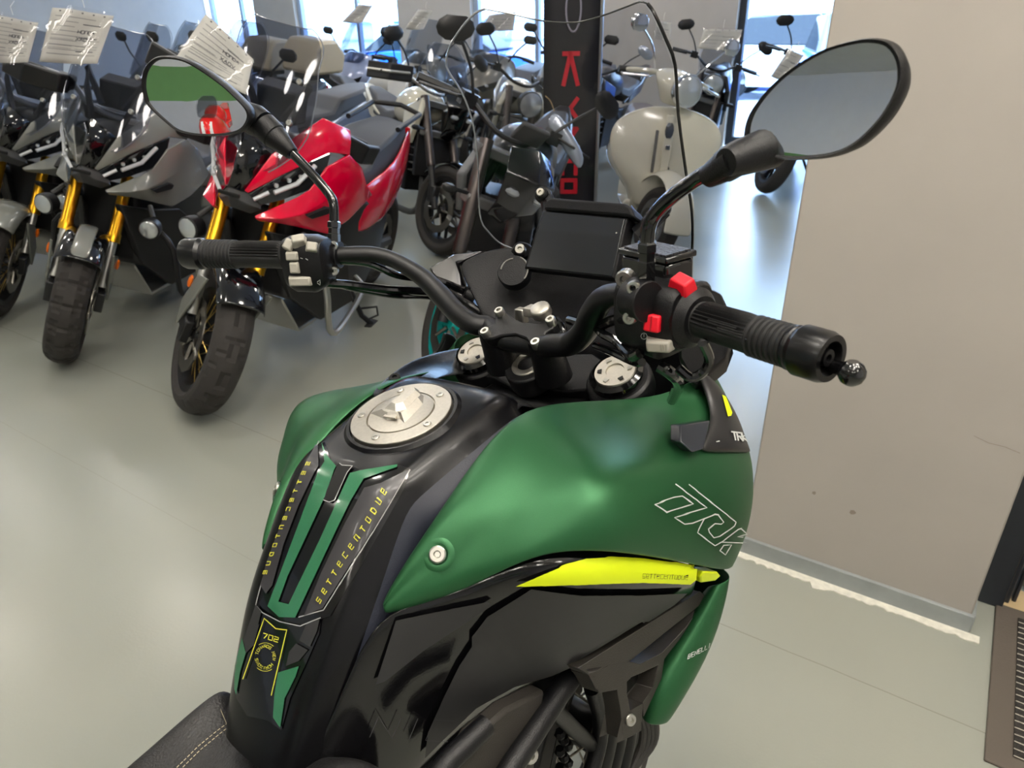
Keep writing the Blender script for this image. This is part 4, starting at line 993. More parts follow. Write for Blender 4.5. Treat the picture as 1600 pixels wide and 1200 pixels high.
# key switch and cables
g = G().box(S(833, 486, y=.0), (.018, .02, .012)).box(S(815, 493, y=.03), (.012, .014, .02)).lathe([(.013, 0), (.013, .012), (.009, .014)], S(848, 492, y=-.02), sx, 16); XS(g); make('ignition_switch', g, M_alu2, bike, bev=.0015)
cables = [([(530, 408, .255), (575, 412, .23), (620, 430, .21), (660, 437, .195), (700, 455, .175), (740, 480, .15), (790, 510, .11)], .0048), ([(480, 432, .275), (510, 442, .26), (545, 445, .245), (600, 452, .225), (650, 455, .205), (700, 462, .18), (750, 495, .145), (800, 545, .11)], .0062),
          ([(505, 440, .262), (560, 452, .24), (620, 462, .22), (680, 466, .20), (740, 500, .16), (775, 540, .12)], .0045), ([(640, 425, .215), (690, 440, .19), (720, 452, .18), (770, 470, .15), (830, 500, .09)], .0055),
          ([(1000, 552, -.235), (985, 556, -.22), (965, 535, -.19), (940, 520, -.16), (920, 500, -.12)], .0048), ([(1003, 566, -.235), (990, 566, -.215), (960, 552, -.18), (930, 540, -.14)], .004),
          ([(985, 500, -.22), (960, 500, -.19), (930, 510, -.14), (890, 500, -.08)], .0055), ([(1060, 575, -.27), (1080, 590, -.28), (1100, 580, -.29), (1108, 560, -.295), (1098, 535, -.295)], .0045), ([(1030, 572, -.245), (1050, 585, -.255), (1060, 600, -.24), (1050, 625, -.20)], .006), ([(870, 500, .02), (880, 520, .0), (860, 560, .02)], .006)]
for pts, r_ in cables: make('cable', G().tube(spl([P(*a) for a in pts], 5), r_, 10), M_gls, bike)
g = G().lathe([(.010, -.008), (.010, .008)], P(733, 462, y=.165), P(760, 480, y=.15)-P(720, 455, y=.175), 12).box(P(735, 455, y=.165), (.012, .01, .014)); make('cable_clip', g, M_blk, bike)

# --- seat
fe = [(352, 1066, .104), (362, 1105, .088), (380, 1138, .068), (412, 1163, .036), (447, 1176, .0), (490, 1180, -.045), (535, 1176, -.085), (572, 1182, -.112), (592, 1198, -.128)]
F0 = PY(fe); rows = []
rows.append([p+V((.012, 0, -.03)) for p in F0])
for dx, dz, k in ((0, 0, 1), (-.012, .008, 1.02), (-.06, .006, 1.10), (-.14, -.004, 1.28), (-.26, -.006, 1.45), (-.42, .0, 1.5), (-.44, -.05, 1.5)):
    xm = F0[4].x; a = min(1, -dx/.14)
    row = [V((p.x*(1-a)+a*(xm)+dx, p.y*k, p.z*(1-a)+a*(F0[4].z+.006)+dz - (.010*a if i in (0, 8) else 0))) for i, p in enumerate(F0)]
    rows.append(row)
def side(row): 
    a, b = row[0], row[-1]
    return [a+V((0, .012, -.10)), a+V((0, .010, -.03))]+row+[b+V((0, -.010, -.03)), b+V((0, -.012, -.10))]
seat = make('seat', G().grid([side(r) for r in rows]), M_lth, bike, sub=2)
bse = bvh_of([seat])
st = [[(359, 1078), (362, 1108), (378, 1140), (408, 1166), (447, 1180), (492, 1184), (540, 1180), (580, 1192)], [(356, 1130), (340, 1142), (310, 1167), (280, 1197)], [(359, 1135), (344, 1147), (314, 1172), (284, 1202)], [(459, 1183), (455, 1192), (452, 1204)], [(468, 1183), (464, 1192), (461, 1204)]]
for l in st:
    ds = []
    q = along(l, max(3, int(sum((V(b)-V(a)).length for a, b in zip(l, l[1:]))/7)))
    ds += [[tuple(p), tuple(p+t*4.2)] for p, t in q]
    ribbons('stitching', ds, 1.2, MF, bse, M_thr, seat, off=.0012, step=5)

# --- engine, frame tubes, wheels
g = G().box((-.10, 0, .42), (.36, .24, .34)).box((.06, 0, .60), (.2, .2, .22))
for k in range(6): g.box((.07, 0, .52+.035*k), (.22, .235, .012))
eng = make('engine', g, M_eng, bike, bev=.008)
for s in (-1, 1):
    g = G().lathe([(.085, 0), (.085, .03), (.07, .045), (.0001, .05)], (.05, s*.12, .38), (0, s, 0), 28); oc = make('engine_cover', g, M_eng, eng)
    for k in range(6): bolt('cover_bolt', V((.05+.075*math.cos(k*1.047), s*.152, .38+.075*math.sin(k*1.047))), (0, s, 0), .006, oc, h=.004)
    def YS(l): return [V((p.x, -p.y*s*1.0 if s > 0 else p.y, p.z)) for p in PY(l)]
    make('frame_tube', G().tube(YS([(905, 1040, -.165), (872, 1085, -.168), (800, 1195, -.172), (740, 1290, -.17)]), .0125, 14), M_blk, bike)
    make('frame_tube', G().tube(YS([(862, 1105, -.166), (898, 1140, -.15), (935, 1172, -.14)]), .0095, 12), M_blk, bike)
    make('frame_tube', G().tube(spl(YS([(925, 1075, -.15), (938, 1120, -.15), (935, 1165, -.15), (918, 1225, -.15)]), 5), .0105, 12), M_blk, bike)
    sp = make('side_panel', G().prism(YS([(852, 1078, -.165), (846, 1125, -.165), (838, 1170, -.166), (835, 1215, -.166), (770, 1230, -.166), (705, 1215, -.162), (745, 1150, -.162), (792, 1108, -.162)]), (0, .02*(1 if s < 0 else -1), 0)), M_cst, bike, bev=.004)
    if s < 0: bolt('panel_bolt', P(828, 1180, y=-.168), (-.3, -.8, .4), .0085, sp)
make('frame_tube', G().tube(YS([(690, 1225, .168), (640, 1260, .160)]) if False else PY([(760, 1132, -.172), (705, 1185, -.168), (660, 1240, -.16)]), .0105, 12), M_blk, bike)
make('dark_gap_plate', G().prism(PY([(930, 1062, -.160), (1000, 1010, -.165), (1088, 950, -.175), (1052, 1030, -.170), (1014, 1095, -.165), (990, 1140, -.160), (955, 1110, -.158)]), (.01, .02, -.01)), M_hole, bike, bev=.003)  # made-up black plate that darkens the gap behind the bracket
for k in range(3): make('exhaust_header', G().tube(spl(PY([(948+14*k, 1085, -.128), (952+15*k, 1130, -.128), (946+15*k, 1175, -.126), (930+14*k, 1235, -.12)]), 4), .013, 12), M_eng, bike)
make('dark_backing_plate', G().prism([V((.05, .13, .25)), V((.62, .13, .20)), V((.66, .13, .40)), V((.56, .13, .70)), V((.20, .13, .72))], (0, .012, 0)), M_blk2, bike, bev=.004)  # added black plate to hide bright floor seen through the front wheel
make('radiator', G().box((.30, 0, .74), (.04, .26, .16)), M_eng, bike, bev=.004)
for k in range(4): make('radiator_hose', G().tube(spl(PY([(960+k*12, 1080, -.12-.004*k), (1000+k*7, 1120, -.13-.004*k), (1003+k*6, 1160, -.125-.003*k), (985, 1205, -.12)]), 5), .006, 10), mat('braided_hose', (44, 42, 40), .6, noise=.3, nscale=400), bike)
g = G()
for k in range(10): g.ball(P(875+6*(k % 3), 1120+9*k, y=-.10), .008, 8)
make('chain_guard_bolts', g, M_eng, eng)
wheel(bike, V((.46, 0, .327)), .327, .11, .215, M_eng, M=SW, pat='block', dr=.165)
wheel(bike, V((-.755, 0, .315)), .315, .16, .225, M_eng, name='rear_wheel', pat='zig')
g = G()
for s in (-1, 1): g.tube([V((-.755, s*.11, .315)), V((-.3, s*.12, .36)), V((-.12, s*.10, .38))], .026, 12)
make('swingarm', g, M_eng, bike)
g = G()
rows = [[V((.46+.345*math.cos(R(a)), y, .327+.345*math.sin(R(a))-abs(y)*abs(y)*4)) for y in (-.07, -.045, 0, .045, .07)] for a in range(10, 171, 16)]
g.grid(rows).xf(SW); make('front_mudguard', g, M_blk, bike, solid=.003, sub=1)
g = G().tube([V((-.30, .10, .10+.22)), V((-.34, .24, .06)), V((-.36, .30, .012))], .011, 10); make('side_stand', g, M_eng, bike)
g = G().tube(spl([V((.02, .06, .40)), V((.03, -.02, .18)), V((-.10, -.1, .17)), V((-.4, -.16, .33)), V((-.85, -.2, .52))], 6), [.022]*12+[.045]*13, 14); make('exhaust', g, M_eng, bike)
g = G().loft([[V((-.38, y, z)) for y, z in ((-.13, .80), (.13, .80), (.10, .70), (-.10, .70))], [V((-.85, y, z)) for y, z in ((-.10, .92), (.10, .92), (.08, .84), (-.08, .84))]]); make('tail', g, M_blk, bike, bev=.02)
# ------------------------------------------------------------------ the other machines in the showroom
M_dk = mat('dark_grey_plastic', (58, 59, 60), .55, bump=.2, bscale=500)
M_bk = mat('black_trim', (22, 22, 24), .45)
M_bkg = mat('gloss_black_trim', (9, 9, 12), .08, coat=.6)
M_gold = mat('gold_fork', (214, 160, 40), .3, 1)
M_sil = mat('silver_bar', (186, 186, 182), .35, .9)
M_chr = mat('chrome', (225, 225, 228), .08, 1)
M_hl = mat('headlight_glass', (24, 26, 30), .05, coat=.8)
M_led = mat('light_guide', (205, 208, 212), .25)
M_orange = mat('orange_reflector', (232, 110, 20), .25)
M_seatg = mat('grey_seat_vinyl', (64, 66, 72), .55, bump=.2, bscale=300)
M_advred = mat('racing_red_paint', (224, 0, 52), .16, coat=.5)
M_advgry = mat('pearl_grey_paint', (124, 126, 120), .2, coat=.4)
M_lens = mat('lamp_lens', (210, 214, 216), .08, .6)
M_scr2 = clear_mat('light_smoke_screen', (.66, .68, .72), .22)
M_scr3 = clear_mat('clear_touring_screen', (.60, .62, .68), .2)
M_redl = mat('red_tail_lens', (190, 10, 24), .2, coat=.4)

def mirY(l): return [V((p.x, -p.y, p.z)) for p in l]
def both(name, g, m, root, **k):
    return make(name, g, m, root, **k), make(name, mirrored(g), m, root, **k)
def steer_m(piv, rk, ang):
    a = V((-math.sin(R(rk)), 0, math.cos(R(rk)))); p = V(piv)
    return Matrix.Translation(p) @ Matrix.Rotation(R(ang), 4, a) @ Matrix.Translation(-p), a
def screen(name, prof, bow, m, root, nn=9, tilt=None, th=.004):
    """windscreen from (z, x, half width) stations"""
    rows = [[V((x-bow*(y*y), y, z)) for y in [hw*(-1+2*j/(nn-1)) for j in range(nn)]] for z, x, hw in prof]
    o = make(name, G().grid(rows), m, root, solid=th, sub=1); o.modifiers['solid'].use_rim = False
    e = [r[0] for r in rows]+rows[-1][1:-1]+[r[-1] for r in reversed(rows)]
    make('screen_rim', G().tube(spl(e, 3), .0022, 5), mat('screen_rim_grey', (120, 124, 134), .15, .3), o)
    return o
RM = pose(-1.075, 3.414, 257.08, -14); RF = Frame(RM)
def RP(l): return [RF.P(*a) for a in l]
ADV = {}
def adv(M, label, paint, steer, front_var, group=None):
    root = empty('adventure_scooter', M); tag(root, label, 'scooter', group)
    SM, ax = steer_m((.50, 0, .95), 27, steer)
    # wheels, fork, mudguard
    wheel(root, V((.80, 0, .31)), .31, .14, .225, M_gold if False else M_bk, M=SM, pat='block' if front_var else 'zig', m_spk=mat('gold_spoke', (190, 160, 96), .3, 1), dr=.15)
    wheel(root, V((-.79, 0, .305)), .305, .155, .205, M_bk, name='rear_wheel', pat='zig', n=48)
    for s in (-1, 1):
        a = V((.80, s*.098, .31)); t = ax*1
        g = G().tube([a+ax*.30, a+ax*.34, a+ax*.345, a+ax*.62], [.030, .030, .0265, .0265], 18); fo = make('fork_leg', g.xf(SM), M_gold, root)
        g = G().tube([a+ax*.08, a+ax*.32], .020, 14); make('fork_slider', g.xf(SM), M_sil, fo)
        g = G().box(a+V((-.01, s*.004, .01)), (.05, .035, .10)).box(a+V((-.07, 0, .03)), (.06, .03, .11)); make('brake_caliper', g.xf(SM), M_bk, fo, bev=.006)
    rows = []
    for a_ in range(0, 9):
        th = R(56+a_*11); r_ = .338+.004*max(0, 3-a_)
        rows.append([V((.80+r_*math.cos(th)*k2, y, .31+r_*math.sin(th)*k2)) for y, k2 in ((-.092, .84), (-.088, .93), (-.066, .99), (-.03, 1.01), (.03, 1.01), (.066, .99), (.088, .93), (.092, .84))])
    fdm = M_bkg if front_var != 2 else paint
    mg = make('front_mudguard', G().grid(rows).xf(SM), fdm, root, solid=.004, sub=1)
    if front_var == 1:
        rr = [[p*1.0 for p in (V((.80+(.353)*math.cos(R(58+a_*10)), y, .31+.353*math.sin(R(58+a_*10)))) for y in (-.038, .0, .038))] for a_ in range(0, 6)]
        make('mudguard_inlay', G().grid(rr).xf(SM), M_advgry, mg, solid=.006, sub=1)
    for s in (-1, 1):
        g = G().prism([V((.86, s*.115, .60)), V((.77, s*.125, .56)), V((.70, s*.125, .40)), V((.73, s*.12, .30)), V((.80, s*.115, .46))], (0, s*.012, 0)); sg = make('fork_guard', g.xf(SM), M_advgry, root, bev=.004)
        g = G().ball(V((.73, s*.14, .50)), .022, 10, (.9, .4, 1.2)); make('side_reflector', g.xf(SM), M_orange, sg)
    # nose
    g = G(); half = [RP([(358, 290, 0), (381, 299, .036), (407, 321, .086)]), RP([(356, 306, 0), (384, 318, .046), (405, 326, .085)]), RP([(354, 327, 0), (385, 337, .052), (402, 331, .083)])]
    half[0] = [p+V((-.015, 0, 0)) for p in half[0]]; half[2] = [p+V((-.03, 0, 0)) for p in half[2]]
    for r in half: r[0].y = 0
    rows = [mirY(list(reversed(r[1:])))+r for r in half]
    nose = make('nose_cone', G().grid(rows), M_dk, root, solid=.02, off=-1, bev=.003)
    c = (half[0][0]+half[1][0])/2+V((.004, 0, -.012)); g = G().box(c, (.012, .085, .014)); make('intake_slot', g, M_hole, nose, bev=.003)
    # gloss centre panel
    r3 = [RP([(358, 290, 0), (381, 299, .036)]), RP([(370, 252, 0), (402, 272, .064)]), RP([(384, 205, 0), (426, 242, .096)])]
    for r in r3: r[0].y = 0
    rows = [mirY(list(reversed(r[1:])))+r for r in r3]; make('centre_panel', G().grid(rows), M_bkg, root, solid=.01)
    top = RP([(382, 298, .038), (425, 241, .098), (462, 213, .13), (505, 184, .178), (548, 203, .235)])
    midr = RP([(385, 300, .042), (432, 262, .12), (470, 240, .165), (512, 214, .212), (549, 222, .256)])
    low = RP([(388, 302, .046), (440, 274, .136), (480, 255, .188), (517, 238, .235), (547, 242, .262)])
    both('upper_fairing', G().grid([top, midr, low]), paint, root, solid=.012, bev=.003)
    hl = RP([(388, 303, .046), (440, 275, .136), (480, 256, .186), (517, 240, .232), (511, 263, .236), (483, 297, .198), (440, 313, .138), (407, 321, .084)])
    for s in (1, -1):
        q = hl if s > 0 else mirY(hl)
        h = make('headlight', G().prism(q, (-.03, -.025*s, 0)), M_hl, root, bev=.003)
        st_ = [V((p.x+.004, p.y*s+.003*s, p.z)) for p in RP([(396, 311, .066), (420, 300, .108)])]; st2 = [V((p.x+.006, p.y*s+.005*s, p.z)) for p in RP([(428, 300, .12), (464, 286, .17), (482, 268, .197), (492, 258, .208)])]
        make('light_guide', G().tube(st_, .0075, 6), M_led, h); make('light_guide', G().tube(st2, .009, 6), M_led, h)
        for u_, v_, y_ in ((432, 290, .125), (452, 282, .152), (470, 276, .172)):
            p = RF.P(u_, v_, y_); make('lamp_reflector', G().ball(V((p.x, p.y*s, p.z)), .010, 8), M_lens, h)
    l1 = RP([(398, 337, .084), (440, 319, .142), (465, 308, .172), (484, 297, .20), (512, 262, .240), (547, 242, .264), (566, 262, .272)])
    l2 = RP([(400, 342, .09), (440, 342, .165), (470, 336, .202), (500, 320, .236), (530, 300, .262), (556, 280, .276), (574, 290, .278)])
    l3 = RP([(404, 346, .088), (440, 350, .150), (470, 356, .192), (512, 366, .246), (545, 344, .268), (566, 322, .276), (582, 305, .276)])
    both('lower_fairing', G().grid([l1, l2, l3]), paint, root, solid=.012, bev=.003)
    vt = RP([(478, 337, .218), (508, 324, .25), (516, 326, .258), (512, 333, .254), (486, 341, .226)]); both('side_vent', G().prism([p+V((.006, .008, 0)) for p in vt], (-.02, -.02, 0)), M_hole, root)
    # dark lower body and footboards
    fr = [V((.60, .10, .74)), V((.52, .22, .72)), V((.35, .27, .70)), V((.22, .27, .62)), V((.10, .26, .36)), V((.0, .25, .26)), V((.26, .2, .24)), V((.48, .15, .42))]
    both('leg_shield', G().prism(fr, (0, -.03, 0)), M_bk, root, bev=.006)
    g = G().loft([[V((.50, y, z)) for y, z in ((-.13, .80), (.13, .80), (.13, .42), (-.13, .42))], [V((.2, y, z)) for y, z in ((-.22, .80), (.22, .80), (.2, .28), (-.2, .28))], [V((-.25, y, z)) for y, z in ((-.24, .72), (.24, .72), (.2, .24), (-.2, .24))], [V((-.6, y, z)) for y, z in ((-.16, .66), (.16, .66), (.14, .32), (-.14, .32))]])
    make('underbody', g, M_bk, root, bev=.02)
    # rear bodywork, seat
    rb = [[V((.06, .21, .56)), V((.0, .235, .74)), V((-.02, .20, .82))], [V((-.30, .25, .58)), V((-.30, .265, .74)), V((-.30, .22, .84))], [V((-.62, .21, .66)), V((-.62, .215, .80)), V((-.62, .18, .88))], [V((-1.0, .10, .82)), V((-1.0, .10, .90)), V((-.98, .08, .95))]]
    both('tail_fairing', G().grid(rb), paint, root, solid=.015, sub=1)
    sp = [(.20, .10, .80, .74), (.08, .15, .84, .76), (-.25, .19, .85, .78), (-.36, .18, .92, .80), (-.62, .16, .95, .84), (-.88, .11, .97, .88)]
    g = G().loft([[V((x, -w, z0)), V((x, -w*.8, z1)), V((x, 0, z1+.008)), V((x, w*.8, z1)), V((x, w, z0))] for x, w, z1, z0 in sp]); make('seat', g, M_seatg, root, bev=.015)
    g = G().tube([V((-.62, .14, .98)), V((-.95, .14, 1.02)), V((-1.02, 0, 1.03)), V((-.95, -.14, 1.02)), V((-.62, -.14, .98))], .014, 8); make('grab_rail', g, M_bk, root)
    make('tail_light', G().box((-1.03, 0, .90), (.03, .14, .04)), M_redl, root, bev=.006)
    g = G().tube([V((-.2, -.2, .34)), V((-.5, -.24, .36)), V((-.95, -.25, .55))], [.03, .07, .075], 14); make('exhaust', g, M_bk, root)
    g = G()
    for s in (-1, 1): g.tube([V((-.79, s*.11, .305)), V((-.35, s*.12, .38))], .03, 10)
    make('swingarm', g, M_dk, root)
    # cockpit and screen
    cr = [[V((.60, y, .98-abs(y)*.3)) for y in (-.16, -.08, 0, .08, .16)], [V((.50, y, 1.10-abs(y)*.3)) for y in (-.19, -.1, 0, .1, .19)], [V((.40, y, 1.10-abs(y)*.4)) for y in (-.2, -.1, 0, .1, .2)], [V((.30, y, .98-abs(y)*.4)) for y in (-.2, -.1, 0, .1, .2)]]
    make('cockpit', G().grid(cr), M_bk, root, solid=.02, sub=1)
    g = G().loft([[V((.42, y, z)) for y, z in ((-.085, 1.12), (.085, 1.12), (.085, 1.24), (-.085, 1.24))], [V((.33, y, z)) for y, z in ((-.085, 1.12), (.085, 1.12), (.09, 1.26), (-.09, 1.26))]]); make('instrument', g, M_dk, root, bev=.008)
    g = G()
    for s in (-1, 1): g.tube([V((.52, s*.06, 1.06)), V((.46, s*.115, 1.20)), V((.42, s*.135, 1.28)), V((.46, s*.05, 1.14))], .014, 6)
    make('screen_stay', g, M_dk, root)
    sc_ = screen('windscreen', [(.985, .655, .10), (1.04, .625, .155), (1.12, .585, .19), (1.24, .53, .188), (1.34, .48, .17), (1.42, .44, .165), (1.47, .415, .12)], 1.6, M_scr3, root)
    for s in (-1, 1):
        for z, x in ((1.16, .55), (1.30, .49)): bolt('screen_bolt', V((x, s*.125, z)), (.9, 0, .4), .011, sc_, h=.006)
    hb = [V((.30, .40, 1.15)), V((.34, .22, 1.16)), V((.40, .10, 1.09)), V((.40, -.10, 1.09)), V((.34, -.22, 1.16)), V((.30, -.40, 1.15))]
    make('handlebar', G().tube(spl(hb, 4), .013, 10).xf(SM), M_sil, root)
    for s in (-1, 1):
        gr_ = make('grip', G().tube([V((.325, s*.27, 1.155)), V((.30, s*.41, 1.15))], .019, 12).xf(SM), M_bk, root)
        g = G().loft([[p+V((0, 0, z)) for p in (V((.39, s*.20, 1.16)), V((.44, s*.24, 1.16)), V((.43, s*.38, 1.15)), V((.33, s*.47, 1.14)), V((.31, s*.455, 1.14)), V((.40, s*.37, 1.15)))] for z in (-.05, .0, .035)]); make('hand_guard', g.xf(SM), M_bk, root, bev=.008)
        g = G().box((.37, s*.22, 1.16), (.05, .07, .06)); make('switch_box', g.xf(SM), M_bk, root, bev=.01)
        g = G().lathe([(.02, -.04), (.044, -.035), (.048, -.01), (.048, .018), (.042, .022), (.0001, .02)], V((.60, s*.24, .66)), (1, s*.15, 0), 20); fg = make('fog_lamp', g, M_bk, root)
        make('lamp_glass', G().lathe([(.041, .023), (.03, .029), (.0001, .031)], V((.60, s*.24, .66)), (1, s*.15, 0), 20), M_lens, fg)
        g = G().tube([V((.52, s*.20, .74)), V((.56, s*.235, .70))], .012, 8); make('lamp_bracket', g, M_dk, fg)
    for s in (-1, 1):
        g = G().tube(spl([V((.44, s*.20, .60)), V((.46, s*.29, .52)), V((.42, s*.31, .30)), V((.30, s*.31, .25)), V((.02, s*.29, .33)), V((-.05, s*.22, .36))], 3), .0145, 8)
        make('crash_bar', g, M_sil if paint is M_advred else M_bk, root)
    make('skid_plate', G().loft([[V((.46, y, z)) for y, z in ((-.1, .40), (.1, .40), (.1, .38), (-.1, .38))], [V((.36, y, z)) for y, z in ((-.14, .22), (.14, .22), (.14, .2), (-.14, .2))], [V((.0, y, z)) for y, z in ((-.14, .19), (.14, .19), (.14, .17), (-.14, .17))]]), M_sil, root, bev=.006)
    g = G().tube([V((-.08, .17, .30)), V((-.13, .25, .12)), V((-.16, .30, .075))], .014, 8).box((-.16, .305, .072), (.10, .05, .014)).tube([V((-.12, .235, .16)), V((-.2, .30, .16)), V((-.21, .31, .11)), V((-.145, .28, .10))], .006, 6); make('side_stand', g, M_bk, root)
    return root
adv(RM, 'red and black adventure scooter with gold fork, nearest of the row on the left', M_advred, 43, 0)
adv(pose(-2.069, 3.947, 267.5, -15), 'pearl grey adventure scooter with black-fronted mudguard, between the red one and the next grey one', M_advgry, 24, 1)
adv(pose(-2.77, 4.55, 266, -14), 'pearl grey adventure scooter with plain grey mudguard at the left, beyond the other grey one', M_advgry, 20, 2)
adv(pose(-3.52, 5.05, 266, -14), 'black adventure scooter cut by the left photo edge, last of the front row', mat('black_body_paint', (20, 20, 22), .2, coat=.4), 20, 0)
# ------------------------------------------------------------------ naked and classic motorcycles
def naked(M, label, tankm, wheelm, steer, light='mask', guards=False, tailm=None, barm=None, shroud=None, group=None, wrapped=False, cat='motorcycle', disp=False, screen_=False, tail_red=False, mirrors=True):
    root = empty('motorcycle', M); tag(root, label, cat, group)
    barm = barm or M_bk; tailm = tailm or tankm; shroud = shroud or tankm
    SM, ax = steer_m((.44, 0, .95), 25, steer)
    wheel(root, V((.72, 0, .30)), .30, .12, .216, wheelm, M=SM, style='cast', pat='road', dr=.15, n=64)
    wheel(root, V((-.72, 0, .31)), .31, .18, .216, wheelm, name='rear_wheel', style='cast', pat='road', n=48)
    for s in (-1, 1):
        a = V((.72, s*.105, .30))
        fo = make('fork_leg', G().tube([a+ax*.28, a+ax*.29, a+ax*.74], [.026, .029, .029], 14).xf(SM), mat('bronze_grey_fork', (84, 78, 76), .3, .8), root)
        make('fork_slider', G().tube([a, a+ax*.30], .0215, 12).xf(SM), M_bk, fo)
        make('brake_caliper', G().box(a+V((-.05, -s*.005, .09)), (.07, .05, .11)).xf(SM), M_bk, fo, bev=.01)
        make('turn_signal', G().tube([a+ax*.52, a+ax*.52+V((.02, s*.10, 0))], .008, 6).ball(a+ax*.52+V((.03, s*.12, 0)), .024, 10, (.7, 1.5, .8)).xf(SM), M_bk, root)
    g = G()
    for h in (.50, .70): g.box(V((.72, 0, .30))+ax*h+V((-.02, 0, 0)), (.07, .27, .045))
    make('fork_clamp', g.xf(SM), mat('grey_clamp', (112, 112, 112), .4, .6), root, bev=.008)
    rows = [[V((.72+.325*math.cos(R(a_)), y, .30+.325*math.sin(R(a_))-5*y*y)) for y in (-.07, -.04, 0, .04, .07)] for a_ in range(35, 151, 13)]
    make('front_mudguard', G().grid(rows).xf(SM), M_bkg, root, solid=.004, sub=1)
    if light == 'round':
        c = V((.62, 0, .90)); hl = make('headlight', G().lathe([(.03, -.12), (.07, -.09), (.09, -.03), (.092, 0), (.088, .006)], c, (1, 0, -.1), 28).xf(SM), barm, root)
        make('lamp_glass', G().lathe([(.084, .006), (.05, .022), (.0001, .028)], c, (1, 0, -.1), 28).xf(SM), M_lens, hl)
    else:
        rw = [[V((x, y, z)) for x, y, z in l] for l in ([(.60, -.10, 1.02), (.64, 0, 1.05), (.60, .10, 1.02)], [(.68, -.115, .94), (.74, 0, .95), (.68, .115, .94)], [(.66, -.09, .82), (.70, 0, .80), (.66, .09, .82)], [(.58, -.06, .74), (.60, 0, .72), (.58, .06, .74)])]
        hl = make('headlight_mask', G().grid(rw).xf(SM), M_bkg, root, solid=.03, bev=.006)
        for s in (-1, 1): make('lamp_glass', G().ball(V((.695, s*.06, .88)), .026, 10, (.6, 1.3, .6)).xf(SM), M_lens, hl)
    if disp: make('display', G().box((.52, 0, 1.07), (.02, .13, .09), Matrix.Rotation(R(35), 3, 'Y')).xf(SM), M_dk, root, bev=.006)
    if screen_: screen('windscreen', [(1.0, .64, .12), (1.12, .58, .15), (1.25, .50, .13), (1.31, .46, .08)], 1.5, M_scr2, root)
    hb = [V((.24, .39, 1.06)), V((.30, .2, 1.07)), V((.38, .07, 1.01)), V((.38, -.07, 1.01)), V((.30, -.2, 1.07)), V((.24, -.39, 1.06))]
    make('handlebar', G().tube(spl(hb, 4), .012, 8).xf(SM), barm, root)
    for s in (-1, 1):
        make('grip', G().tube([V((.28, s*.27, 1.068)), V((.24, s*.40, 1.06))], .018, 10).xf(SM), M_bk, root)
        g = G().box((.32, s*.21, 1.07), (.05, .06, .055)).tube([V((.32, s*.2, 1.08)), V((.38, s*.28, 1.075)), V((.33, s*.42, 1.055))], .006, 6); make('lever', g.xf(SM), M_bk, root)
        if guards:
            g = G().loft([[p+V((0, 0, z)) for p in (V((.34, s*.18, 1.08)), V((.40, s*.22, 1.08)), V((.37, s*.38, 1.06)), V((.24, s*.46, 1.05)), V((.23, s*.445, 1.05)), V((.35, s*.36, 1.06)))] for z in (-.05, .0, .05)]); make('hand_guard', g.xf(SM), M_bk, root, bev=.008)
            make('guard_bar', G().tube([V((.35, s*.2, 1.08)), V((.40, s*.25, 1.08)), V((.38, s*.38, 1.06)), V((.24, s*.455, 1.05))], .010, 6).xf(SM), M_sil, root)
        if mirrors:
            g = G().tube(spl([V((.34, s*.2, 1.09)), V((.35, s*.26, 1.18)), V((.34, s*.33, 1.25))], 4), .006, 6); mo = make('mirror_stem', g.xf(SM), M_bk, root)
            g = G().ball((0, 0, 0), .06, 12, (.28, 1.25, .8)); g.xf(Matrix.Translation((.34, s*.37, 1.28)) @ Matrix.Rotation(R(-20*s), 4, 'X')); make('mirror_housing', g.xf(SM), M_bk if not wrapped else mat('silver_wrap', (190, 198, 210), .15, .7), mo)
    # tank, seat, tail
    tk = [(.36, .06, .98, .88), (.30, .14, 1.03, .80), (.14, .17, 1.06, .76), (-.04, .15, 1.02, .76), (-.16, .09, .93, .78), (-.20, .05, .86, .80)]
    g = G().loft([[V((x, -w*.75, z0)), V((x, -w, (z0+z1)/2)), V((x, -w*.72, z1-.03)), V((x, 0, z1)), V((x, w*.72, z1-.03)), V((x, w, (z0+z1)/2)), V((x, w*.75, z0))] for x, w, z1, z0 in tk]); tko = make('fuel_tank', g, tankm, root, sub=2)
    sh = [V((.46, .13, .98)), V((.52, .19, .86)), V((.42, .20, .68)), V((.26, .18, .72)), V((.24, .17, .90))]
    both('tank_shroud', G().prism(sh, (0, -.04, 0)), shroud, root, bev=.01)
    sp = [(-.12, .10, .86, .79), (-.25, .14, .84, .76), (-.45, .14, .87, .80), (-.55, .11, .94, .85), (-.82, .06, .99, .92)]
    make('seat', G().loft([[V((x, -w, z0)), V((x, -w*.8, z1)), V((x, w*.8, z1)), V((x, w, z0))] for x, w, z1, z0 in sp]), M_seatg, root, bev=.015)
    tp = [(-.28, .13, .80, .70), (-.55, .13, .88, .78), (-.80, .08, .96, .88), (-.98, .03, 1.0, .95)]
    make('tail', G().loft([[V((x, -w, z0)), V((x, -w, z1)), V((x, w, z1)), V((x, w, z0))] for x, w, z1, z0 in tp]), tailm, root, bev=.012)
    make('tail_light', G().box((-.99, 0, .975), (.03, .05, .035)), M_redl, root, bev=.006)
    g = G().box((.10, 0, .52), (.42, .30, .32)).box((.24, 0, .66), (.22, .26, .2))
    for k in range(5): g.box((.30, 0, .50+.05*k), (.24, .28, .014))
    make('engine', g, M_eng, root, bev=.01)
    make('radiator', G().box((.44, 0, .62), (.05, .30, .28)), M_bk, root, bev=.006)
    fr = G()
